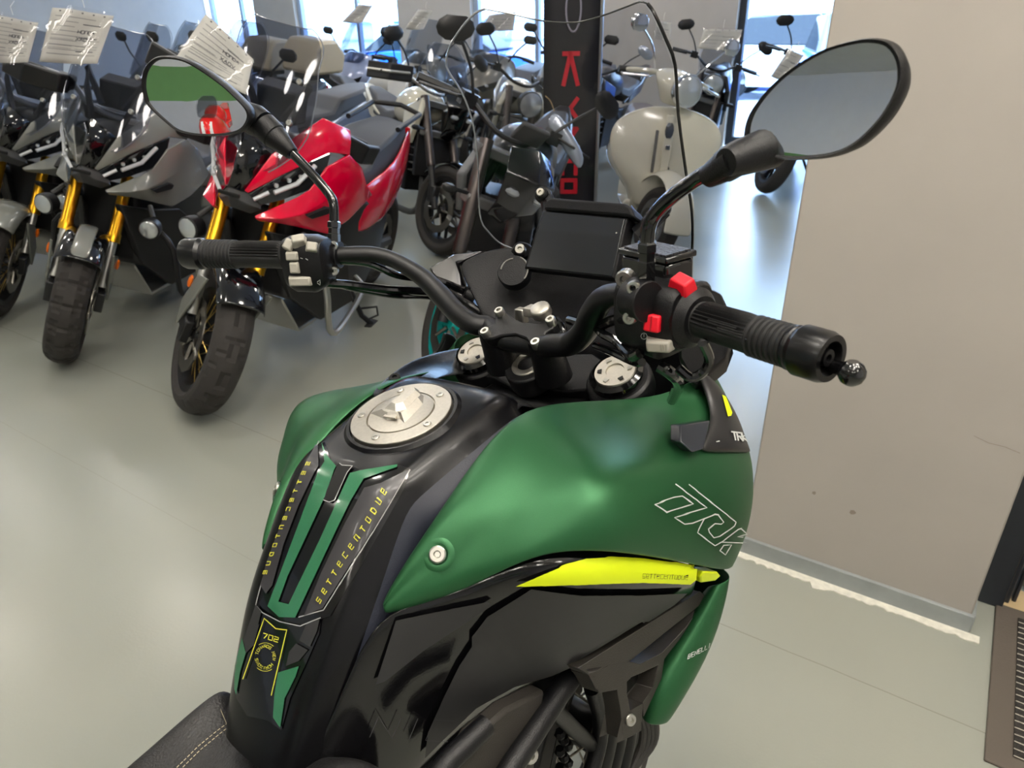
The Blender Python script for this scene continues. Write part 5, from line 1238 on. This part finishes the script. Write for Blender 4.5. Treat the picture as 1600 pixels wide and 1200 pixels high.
    for s in (-1, 1): fr.tube([V((.42, s*.05, .92)), V((.2, s*.16, .72)), V((-.18, s*.15, .50))], .02, 8).tube([V((-.72, s*.12, .31)), V((-.2, s*.13, .42))], .026, 8).tube([V((-.15, s*.12, .72)), V((-.85, s*.07, .92))], .014, 6)
    make('frame', fr, barm if barm is not M_bk else M_bk, root)
    make('exhaust', G().tube(spl([V((.4, -.06, .5)), V((.40, -.08, .25)), V((.1, -.1, .2)), V((-.35, -.17, .28)), V((-.7, -.2, .42))], 4), [.022]*10+[.05]*7, 10), M_dk, root)
    make('side_stand', G().tube([V((-.05, .15, .26)), V((-.12, .27, .075)), V((-.19, .30, .06))], .012, 6), M_bk, root)
    if tail_red: pass
    return root, tko, SM

# ------------------------------------------------------------------ tall maxi scooters of the back rows
def maxi(M, label, paint, scr_m=None, steer=0, group=None, case=None):
    root = empty('maxi_scooter', M); tag(root, label, 'scooter', group)
    wheel(root, V((.76, 0, .29)), .29, .12, .2, M_bk, style='cast', pat='road', n=40)
    wheel(root, V((-.76, 0, .29)), .29, .15, .2, M_bk, name='rear_wheel', style='cast', pat='road', n=40)
    g = G()
    for s in (-1, 1): g.tube([V((.76, s*.09, .29)), V((.56, s*.09, .72))], .025, 8)
    make('fork', g, M_bk, root)
    rows = [[V((.76+.31*math.cos(R(a_)), y, .29+.31*math.sin(R(a_))-5*y*y)) for y in (-.075, -.04, 0, .04, .075)] for a_ in range(20, 151, 16)]
    make('front_mudguard', G().grid(rows), paint, root, solid=.004, sub=1)
    fr = [[(.86, 0, .70), (.83, .08, .71), (.74, .18, .74), (.55, .27, .72)], [(.88, 0, .80), (.84, .10, .82), (.74, .22, .86), (.52, .30, .80)], [(.80, 0, .95), (.77, .10, .96), (.66, .22, .99), (.44, .29, .92)], [(.66, 0, 1.08), (.64, .09, 1.08), (.55, .19, 1.08), (.38, .25, 1.02)], [(.54, 0, 1.15), (.53, .08, 1.15), (.46, .15, 1.13), (.32, .2, 1.08)]]
    rows = [[V((x, -y, z)) for x, y, z in reversed(l[1:])]+[V(p) for p in l] for l in fr]
    fa = make('front_fairing', G().grid(rows), paint, root, solid=.012, sub=1)
    for s in (-1, 1):
        q = [V((.865, s*.04, .84)), V((.80, s*.19, .90)), V((.735, s*.235, .93)), V((.765, s*.215, .86)), V((.84, s*.10, .80))]
        h = make('headlight', G().prism(q, (.02, .012*s, 0)), M_hl, root, bev=.004); make('lamp_reflector', G().ball(V((.835, s*.14, .865)), .022, 10, (.8, 1.2, .7)), M_lens, h)
    sl = [V((.56, .26, .72)), V((.50, .30, .80)), V((.42, .30, .90)), V((.28, .26, .88)), V((.15, .24, .40)), V((.30, .2, .28)), V((.52, .2, .45))]
    both('leg_shield', G().prism(sl, (0, -.05, 0)), paint, root, bev=.012)
    screen('windscreen', [(1.04, .70, .14), (1.12, .64, .20), (1.25, .56, .21), (1.38, .48, .19), (1.46, .43, .12)], 1.5, scr_m or M_scr2, root)
    make('handlebar', G().tube(spl([V((.24, .36, 1.08)), V((.32, .2, 1.12)), V((.38, 0, 1.08)), V((.32, -.2, 1.12)), V((.24, -.36, 1.08))], 3), .014, 8), M_bk, root)
    for s in (-1, 1):
        make('grip', G().tube([V((.28, s*.26, 1.105)), V((.24, s*.38, 1.08))], .019, 8), M_bk, root)
        mo = make('mirror_stem', G().tube([V((.50, s*.2, 1.08)), V((.52, s*.30, 1.20)), V((.50, s*.38, 1.28))], .008, 6), M_bk, root)
        make('mirror_housing', G().ball(V((.50, s*.42, 1.31)), .06, 10, (.35, 1.3, .8)), M_bk, mo)
    bd = [(.22, .20, .60, .26), (-.1, .24, .74, .26), (-.45, .22, .82, .40), (-.8, .15, .90, .62), (-1.0, .06, .94, .80)]
    make('rear_body', G().loft([[V((x, -w*.8, z0)), V((x, -w, (z0+z1)/2)), V((x, -w*.9, z1)), V((x, w*.9, z1)), V((x, w, (z0+z1)/2)), V((x, w*.8, z0))] for x, w, z1, z0 in bd]), paint, root, bev=.02)
    sp = [(.12, .12, .80, .72), (-.25, .2, .83, .75), (-.36, .18, .92, .80), (-.75, .15, .96, .86), (-.92, .08, .97, .88)]
    make('seat', G().loft([[V((x, -w, z0)), V((x, -w*.85, z1)), V((x, w*.85, z1)), V((x, w, z0))] for x, w, z1, z0 in sp]), M_seatg, root, bev=.02)
    make('tail_light', G().box((-1.0, 0, .88), (.04, .12, .05)), M_redl, root, bev=.008)
    make('side_stand', G().tube([V((-.05, .15, .24)), V((-.12, .27, .03)), V((-.17, .28, .015))], .012, 6), M_bk, root)
    if case:
        make('top_case_rack', G().box((-.86, 0, 1.0), (.26, .2, .05)), M_bk, root)
        c = [(-.66, .2, 1.03), (-.70, .23, 1.2), (-.78, .2, 1.32), (-1.02, .18, 1.32), (-1.1, .22, 1.2), (-1.08, .2, 1.03)]
        g = G().loft([[V((x, -w*k, z)) for x, w, z in c] for k in (0, 1)]) if False else G().loft([[V((x, y*w, z)) for x, w, z in c] for y in (-1, -.5, .5, 1)])
        make('top_case', g, case, root, bev=.03)
    return root

# ------------------------------------------------------------------ cream classic scooter
def classic(M, label, paint):
    root = empty('classic_scooter', M); tag(root, label, 'scooter')
    SM, ax = steer_m((.38, 0, .85), 26, 22)
    wheel(root, V((.64, 0, .23)), .23, .11, .15, M_sil, M=SM, style='cast', pat='road', dr=.09, n=40)
    wheel(root, V((-.64, 0, .23)), .23, .12, .15, M_sil, name='rear_wheel', style='cast', pat='road', dr=.09, n=40)
    rows = []
    for a_ in range(-5, 186, 19):
        th = R(a_); rows.append([V((.64+.27*math.cos(th)*(1-abs(y)*.5), y, .25+(.30+.03*math.sin(th))*math.sin(th)*(1-y*y*16))) for y in (-.10, -.085, -.05, 0, .05, .085, .10)])
    make('front_mudguard', G().grid(rows).xf(SM), paint, root, solid=.005, sub=1)
    make('fork', G().tube([V((.64, .075, .23)), V((.56, .075, .42)), V((.45, 0, .7))], .022, 8).xf(SM), M_dk, root)
    ls = [(.30, .34, .62, .16), (.42, .40, .64, .20), (.52, .44, .64, .27), (.62, .455, .62, .335), (.72, .45, .62, .355), (.80, .44, .58, .34), (.87, .43, .53, .27), (.91, .42, .49, .14)]
    rows = [[V((xm-(xm-xe)*(j/5)**2 if True else 0, (hw*math.sin(j/5*math.pi/2)), z)) for j in range(6)] for z, xe, xm, hw in [(z, x0, x1*.78, w) for z, x0, x1, w in ls]]
    rows = [[V((p.x, -p.y, p.z)) for p in reversed(r[1:])]+r for r in rows]
    make('leg_shield', G().grid(rows), paint, root, solid=.02, sub=2)
    g = G().loft([[V((.49+.03*math.sin(k/6*math.pi)+.03, y*(1-.35*abs(k-3)/3), .46+.07*k)) for y in (-.035, 0, .035)]+[V((.44, .0, .46+.07*k))] for k in range(7)]); make('horn_cover', g, paint, root, bev=.008)
    make('horn_grille', G().ball(V((.545, 0, .79)), .035, 12, (.35, .8, 1.5)), mat('horn_grille_grey', (90, 96, 108), .25, .6), root)
    make('shield_slot', G().box((.55, -.075, .66), (.014, .02, .26)), mat('slot_grey', (92, 92, 92), .4), root, bev=.006)
    make('emblem', G().box((.565, 0, .69), (.006, .03, .03)), M_chr, root, bev=.004)
    for s in (-1, 1):
        make('turn_signal', G().ball(V((.44, s*.265, .60)), .05, 12, (.7, .5, 1.6)), mat('amber_clear_lens', (208, 180, 110), .1, .3), root)
    hd = [[(.44, 0, .92), (.42, .06, .92), (.38, .09, .93)], [(.52, 0, .97), (.50, .09, .97), (.40, .13, .99)], [(.54, 0, 1.05), (.51, .10, 1.05), (.38, .16, 1.06)], [(.46, 0, 1.13), (.44, .08, 1.12), (.34, .15, 1.10)], [(.34, 0, 1.14), (.33, .06, 1.14), (.28, .12, 1.11)]]
    rows = [[V((x, -y, z)) for x, y, z in reversed(l[1:])]+[V(p) for p in l] for l in hd]
    h = make('headset', G().grid(rows).xf(SM), paint, root, solid=.012, sub=2)
    c = V((.535, 0, 1.03)); hl = make('headlight', G().lathe([(.092, -.05), (.098, -.01), (.098, .006), (.088, .012)], c, (1, 0, .05), 32).xf(SM), M_chr, root); make('lamp_glass', G().lathe([(.088, .010), (.06, .03), (.0001, .038)], c, (1, 0, .05), 32).xf(SM), M_lens, hl)
    make('handlebar', G().tube(spl([V((.24, .34, 1.06)), V((.33, .16, 1.09)), V((.33, -.16, 1.09)), V((.24, -.34, 1.06))], 3), .016, 8).xf(SM), paint, root)
    for s in (-1, 1):
        make('grip', G().tube([V((.285, s*.22, 1.08)), V((.24, s*.35, 1.06))], .021, 10).xf(SM), M_bk, root)
        make('lever', G().tube([V((.33, s*.16, 1.07)), V((.40, s*.22, 1.06)), V((.33, s*.36, 1.04))], .008, 8).ball((.33, s*.365, 1.04), .012, 8).xf(SM), M_chr, root)
        mo = make('mirror_stem', G().tube(spl([V((.32, s*.14, 1.1)), V((.36, s*.22, 1.22)), V((.34, s*.3, 1.30))], 3), .006, 6).xf(SM), M_chr, root)
        make('mirror_housing', G().ball(V((.34, s*.34, 1.33)), .055, 12, (.3, 1.1, 1.0)).xf(SM), M_chr, mo)
        cw = [(.05, .17, .40), (-.15, .27, .48), (-.45, .30, .50), (-.72, .22, .52), (-.9, .08, .56)]
        rows = [[V((x, s*(w*math.sin(t)*.95+.02), zc+.17*math.cos(t))) for t in (0.15, .7, 1.3, 1.9, 2.5, 2.9)] for x, w, zc in cw]; make('side_cowl', G().grid(rows), paint, root, solid=.012, sub=1)
    fl_ = [(.42, .20, .30), (.30, .21, .24), (-.05, .2, .24), (-.2, .18, .40), (-.3, .16, .62)]
    make('floorboard', G().grid([[V((x, y*w, z)) for y in (-1, 0, 1)] for x, w, z in fl_]), paint, root, solid=.03)
    sp = [(.02, .10, .80, .70), (-.2, .15, .80, .70), (-.6, .15, .82, .72), (-.85, .1, .82, .74)]
    make('seat', G().loft([[V((x, -w, z0)), V((x, -w*.8, z1)), V((x, w*.8, z1)), V((x, w, z0))] for x, w, z1, z0 in sp]), mat('brown_seat_vinyl', (70, 52, 42), .5), root, bev=.03)
    make('kick_stand', G().tube([V((-.1, .12, .24)), V((-.16, .2, .02)), V((-.2, .22, .01))], .011, 6), M_bk, root)
    return root

def at(u, v, z, dd=0.): return FL(u, v, z)
M_teal = mat('teal_wheel_paint', (0, 150, 146), .3, coat=.3)
M_bodyk = mat('matt_dark_body', (30, 32, 38), .3, coat=.2)
M_grsh = mat('mid_grey_body', (104, 106, 110), .35)
M_wtank = mat('white_tank_paint', (222, 222, 220), .15, coat=.5)
M_cream = mat('cream_paint', (222, 218, 200), .15, coat=.5)
M_silb = mat('silver_blue_paint', (150, 162, 184), .2, .4, coat=.4)
M_tau = mat('taupe_grey_paint', (112, 108, 98), .3, .2, coat=.3)
M_lavp = mat('lavender_grey_paint', (150, 156, 178), .2, .3, coat=.4)
M_tanc = mat('sand_top_case', (188, 172, 142), .5)
rt1 = naked(pose(-.07, 3.42, 257, -11), 'dark naked motorcycle with teal wheels, right behind the clear windscreen', M_bodyk, M_teal, 40, shroud=M_grsh, disp=True)
_q = [CAM+ray(u, v).normalized()*3.2 for u, v in ((865, 172), (878, 182), (890, 203), (914, 240), (913, 258), (905, 270), (888, 245), (868, 213), (853, 196), (857, 184))]
_I = rt1[0].matrix_world.inverted(); _n = _I.to_3x3() @ ray(880, 220).normalized()
_q = [_I @ p for p in _q]; _c = sum(_q, V((0, 0, 0)))/len(_q)
wr = make('mirror_wrap', G().loft([[_c+(p-_c)*k+_n*h for p in _q] for k, h in ((.55, -.018), (.9, -.010), (1, 0), (.9, .010), (.55, .018))]), mat('silver_wrap', (190, 198, 210), .18, .6), rt1[0], sub=1)
make('wrap_cord', G().tube(spl([_I @ (CAM+ray(u, v).normalized()*d) for u, v, d in ((866, 174, 3.2), (860, 158, 3.2), (852, 150, 3.18))], 3), .0025, 6), mat('tan_cord', (150, 128, 92), .8), wr)
naked(pose(-.80, 5.35, 299, -10), 'white-framed motorcycle with cream tail and silver-barred hand guards, behind the red scooter', M_cream, M_bk, 15, guards=True, tailm=M_cream, barm=M_sil, screen_=True)
_p = ROOM @ V((-5.33, 5.55, 0)); naked(pose(_p.x, _p.y, 322, -10), 'motorcycle with white tank, behind the cream-tailed motorcycle', M_wtank, M_bk, 10, tailm=M_bk, light='round')
naked(pose(-.08, 6.05, 275, -10), 'motorcycle with cream tank, seen behind the dark naked motorcycle', M_cream, M_bk, 20, light='round', tailm=M_cream)
naked(pose(1.86, 7.4, 250, -10), 'black round-lamp motorcycle just right of the cream scooter', M_bodyk, M_bk, 15, light='round', screen_=True)
naked(pose(2.62, 7.05, 245, -10), 'black motorcycle whose front wheel shows below the right mirror', M_bodyk, M_bk, 25, light='round')
naked(pose(.85, 7.35, 240, -10), 'black motorcycle behind the black banner', M_bodyk, M_bk, 20, wrapped=True)
classic(pose(.98, 5.2, 268, -4), 'glossy cream classic scooter with round chrome headlight, right of the banner', M_cream)
h_ = RY-90
def back(a, b, hd, label, paint, **k):
    p = ROOM @ V((a, b, 0)); return maxi(pose(p.x, p.y, h_+hd, -8), label, paint, **k)
back(-4.75, 3.95, 6, 'silver-blue maxi scooter behind the red adventure scooter', M_silb, scr_m=M_scr3)
back(-5.75, 4.25, 4, 'dark grey maxi scooter behind the two pearl grey scooters, sand top case', M_dk, case=M_tanc)
back(-6.8, 4.6, 4, 'dark maxi scooter at the far left of the second row, sand top case', M_bk, case=M_tanc)
back(-6.75, 7.1, 8, 'lavender-grey maxi scooter by the windows, left end of the back row', M_lavp, scr_m=M_scr3)
back(-5.75, 7.1, 8, 'taupe maxi scooter by the windows, second from the left in the back row', M_tau)
back(-4.85, 7.1, 8, 'taupe maxi scooter in the middle of the back row, before the wall pier', M_tau)
back(-3.95, 7.1, 8, 'taupe maxi scooter right of the pier, seen through the windscreen', M_tau)
back(-.95, 8.05, 12, 'dark maxi scooter before the right window, beside the pillar edge', mat('plum_grey_paint', (84, 80, 92), .3, .2, coat=.3))

# ------------------------------------------------------------------ banner
bp0 = FL(887, 385, 0)
BW = Matrix.Translation((bp0.x, bp0.y, 0)) @ Matrix.Rotation(R(math.degrees(math.atan2(-bp0.x, bp0.y))+180), 4, 'Z')
ban = empty('banner', BW); tag(ban, 'tall black standing banner with red letters, behind the windscreen', 'banner')
bw_ = .172
g = G().grid([[V((x, -.012*math.cos(x*9), z)) for x in (-bw_, -bw_*.5, 0, bw_*.5, bw_)] for z in [.10+i*.1 for i in range(24)]]); make('cloth', g, mat('black_banner_cloth', (16, 14, 22), .5), ban, solid=.004)
make('pole', G().tube([V((-bw_-.01, .0, .02)), V((-bw_-.01, .0, 2.5))], .012, 8), M_sil, ban)
make('foot', G().box((0, 0, .012), (.56, .30, .024)), M_bk, ban, bev=.006)
BF = Frame(BW)
Mrl = mat('red_banner_print', (214, 16, 44), .5)
def bz(v): return BF.P(881, v, y=.02).z
def letter(ch, v0, v1, half=.044, w=.026):
    z0, z1 = bz(v0), bz(v1); g = G()
    for ln in FONT[ch]:
        # turned a quarter clockwise: letter up = +x seen from the front (-x here), letter right = down
        q = [V((half-(1-y)*2*half if False else -(-half+y*2*half), .012, z0-x*(z0-z1))) for x, y in ln]
        for a, b in zip(q, q[1:]):
            d = (b-a).normalized(); n = V((d.z, 0, -d.x))*w/2
            g.prism([a+n-d*w*.4, b+n+d*w*.4, b-n+d*w*.4, a-n-d*w*.4], (0, .002, 0))
    make('letter', g, Mrl, ban)
for ch, v0, v1 in (('K', 84, 132), ('Y', 155, 185), ('M', 202, 240), ('C', 244, 268) if False else ('C', 252, 272), ('O', 282, 300)): letter(ch, v0, v1)
zc = bz(14); g = G().tube([V((-.01+.045*math.cos(t*.2618), .013, zc+.125*math.sin(t*.2618))) for t in range(24)], .006, 6, closed=True); make('emblem_ring', g, mat('pale_banner_print', (150, 146, 160), .4), ban)
# ------------------------------------------------------------------ price sheets in plastic sleeves
M_pap = mat('sheet_paper', (214, 212, 204), .7)
M_ink = mat('sheet_ink', (150, 150, 150), .7)
M_inkd = mat('sheet_dark_ink', (96, 96, 100), .7)
M_slv = clear_mat('plastic_sleeve', (.95, .95, .96), .35, .06)
def sheet(q, dist, label, rows=0, words=(), wav=.012):
    """q: photo corners tl, tr, br, bl; hangs in an upright plane facing the aisle"""
    cu = sum(p[0] for p in q)/4; cv = sum(p[1] for p in q)/4
    d = ray(cu, cv); o = CAM+d.normalized()*dist; n = V((-d.x, -d.y, .25)).normalized()
    def hit(u, v):
        e = ray(u, v); return CAM+e*((o-CAM).dot(n)/e.dot(n))
    K = [hit(*p) for p in q]
    M = Matrix.Translation(o); I = M.inverted()
    root = empty('price_sheet', M); tag(root, label, 'paper', 'price sheets hung on the machines')
    def pt(s, t, h=0.): return I @ ((K[0]*(1-s)+K[1]*s)*(1-t)+(K[3]*(1-s)+K[2]*s)*t + n*(wav*math.sin(s*5+t*2)+h))
    make('paper', G().grid([[pt(i/10, j/8) for i in range(11)] for j in range(9)]), M_pap, root, solid=.0012, ang=180)
    make('sleeve', G().grid([[pt(-.03+1.06*i/10, -.06+1.1*j/8, .006+.004*math.sin(i*2.3+j)) for i in range(11)] for j in range(9)]), M_slv, root, ang=180)
    if rows:
        g = G(); g2 = G(); random.seed(int(cu))
        def bar(gg, s0, s1, t, w): gg.grid([[pt(s0+(s1-s0)*k/5, t-w, .002) for k in range(6)], [pt(s0+(s1-s0)*k/5, t+w, .002) for k in range(6)]])
        for k in range(rows):
            t = .14+.78*k/rows
            bar(g, .08, .08+.3+.5*random.random(), t, .006)
            if k % 3 == 1: bar(g2, .55, .85, t+.02, .009)
        for s0, t0 in ((.08, .55), (.52, .55), (.08, .72), (.52, .72)):
            for a, b in (((s0, t0), (s0+.38, t0)), ((s0, t0+.12), (s0+.38, t0+.12))): bar(g, a[0], b[0], a[1], .004)
        for k in range(5): bar(g2, .12+.18*k, .15+.18*k, .045, .012)
        make('ruled_print', g, M_ink, root, ang=180); make('bold_print', g2, M_inkd, root, ang=180)
    for txt, s0, t0, w, h in words:
        g = G()
        for ln in word(txt, (s0, t0), (w, 0), (0, -h), .3):
            for a, b in zip(ln, ln[1:]):
                A = pt(a[0], a[1], .003); B = pt(b[0], b[1], .003); dd = (B-A)
                if dd.length < 1e-6: continue
                m = dd.normalized().cross(n).normalized()*.0011; g.add([A+m, B+m, B-m, A-m], [(0, 1, 2, 3)])
        make('printed_word', g, M_inkd, root, ang=180)
    tp = pt(.5, -.06, .002); make('tie', G().tube([tp, tp+V((.0, .0, .03)), tp+V((.01, .02, .05))], .0016, 5), M_pap, root)
    return root
sheet([(82, 12), (178, 24), (152, 100), (62, 97)], 3.42, 'crinkled white price sheet hanging before the windscreen of the middle grey adventure scooter', 9, (('HOnDA', .5, .42, .045, .06), ('XADV', .5, .56, .05, .07)))
sheet([(-22, 22), (60, 35), (44, 98), (-30, 97)], 3.75, 'white price sheet at the left photo edge, on the farther grey adventure scooter', 9, (('HOnDA', .5, .42, .045, .06), ('XADV', .5, .56, .05, .07)))
sheet([(322, 22), (396, 92), (384, 148), (272, 96)], 2.95, 'tilted white price sheet behind the left mirror, on the red adventure scooter', 8, (('HOnDA', .5, .38, .045, .06), ('XADV', .5, .54, .05, .07)))
sheet([(560, 8), (582, 8), (566, 36), (534, 35)], 6.6, 'slanted price sheet on the second-left back-row scooter, left of the wall pier', 4)
sheet([(653, 16), (676, 16), (662, 46), (632, 46)], 6.5, 'price sheet in front of the wall pier, on the back-row scooter below it', 4)
sheet([(764, 24), (806, 18), (802, 48), (752, 48)], 6.4, 'price sheet seen through the top left of the clear windscreen', 4)
sheet([(1025, 33), (1049, 35), (1047, 64), (1022, 60)], 5.9, 'small price sheet just right of the windscreen edge, above the cream scooter', 3)
sheet([(1100, 46), (1160, 46), (1150, 79), (1090, 76)], 5.7, 'wide price sheet above the chrome headlights, left of the dark window frame', 4)
sheet([(1232, 78), (1256, 86), (1228, 128), (1204, 120)], 5.6, 'slanted price sheet beside the right mirror, on the black motorcycle', 4)

# red race machine behind the viewer, seen in the left mirror
def reflect(u, v, cen, y, nrm):
    o = SF.P(cen[0], cen[1], y=y); n = V(nrm).normalized(); p = SF.pl(u, v, o, n); d = SF.d(u, v).normalized()
    r = d-2*d.dot(n)*n; return SF.M @ p, SF.M.to_3x3() @ r
def race(M, label):
    root = empty('racing_motorcycle', M); tag(root, label, 'motorcycle'); red = mat('signal_red_paint', (226, 26, 24), .2, coat=.5)
    wheel(root, V((.70, 0, .31)), .31, .13, .22, M_bk, style='cast', pat='road', n=40); wheel(root, V((-.70, 0, .32)), .32, .19, .22, M_bk, name='rear_wheel', style='cast', pat='road', n=40)
    sec = [(.92, .05, .80, .92), (.82, .16, .66, 1.02), (.60, .24, .34, 1.06), (.30, .25, .20, 1.00), (-.05, .22, .18, .86), (-.25, .12, .30, .80)]
    f = make('fairing', G().loft([[V((x, -w*.5, z0)), V((x, -w, (z0+z1)/2)), V((x, -w*.7, z1-.03)), V((x, 0, z1)), V((x, w*.7, z1-.03)), V((x, w, (z0+z1)/2)), V((x, w*.5, z0))] for x, w, z0, z1 in sec]), red, root, sub=1)
    screen('windscreen', [(1.0, .80, .12), (1.10, .70, .15), (1.20, .54, .14), (1.24, .44, .08)], 1.5, M_scr2, root)
    make('fuel_tank', G().ball(V((.16, 0, .98)), .2, 14, (1.3, .85, .75)), red, root)
    sp = [(-.1, .12, .86), (-.4, .15, .88), (-.5, .13, 1.02), (-.95, .06, 1.10)]
    make('tail', G().loft([[V((x, -w, z-.1)), V((x, -w, z)), V((x, w, z)), V((x, w, z-.1))] for x, w, z in sp]), red, root, bev=.02)
    wm = mat('white_number_print', (238, 236, 230), .4)
    bm_ = bvh_of([f])[0]
    for y in (-.055, .055):
        pts = []
        for k in range(9):
            h = bm_.ray_cast(V((2, y, .72+.03*k)), V((-1, 0, 0)))
            if h[0]: pts.append(h[0]+V((.006, 0, 0)))
        make('number_stroke', G().strip([p+V((0, -.022, 0)) for p in pts], [p+V((0, .022, 0)) for p in pts], (.004, 0, 0)), wm, root)
    g = G()
    for s in (-1, 1): g.tube([V((-.70, s*.14, .32)), V((-.9, s*.2, .05)), V((-.9, s*.2, .014)), V((-.6, s*.2, .014))], .014, 6)
    g.tube([V((-.9, -.2, .014)), V((-.9, .2, .014))], .014, 6); make('paddock_stand', g, M_bk, root)
_p, _r = reflect(395, 197, (306, 150), .40, MIRL)
_q = _p + _r*(4.5/math.hypot(_r.x, _r.y))
race(pose(_q.x, _q.y, math.degrees(math.atan2(-_r.y, -_r.x))+12), 'red racing motorcycle with white number 11, seen only in the left mirror')
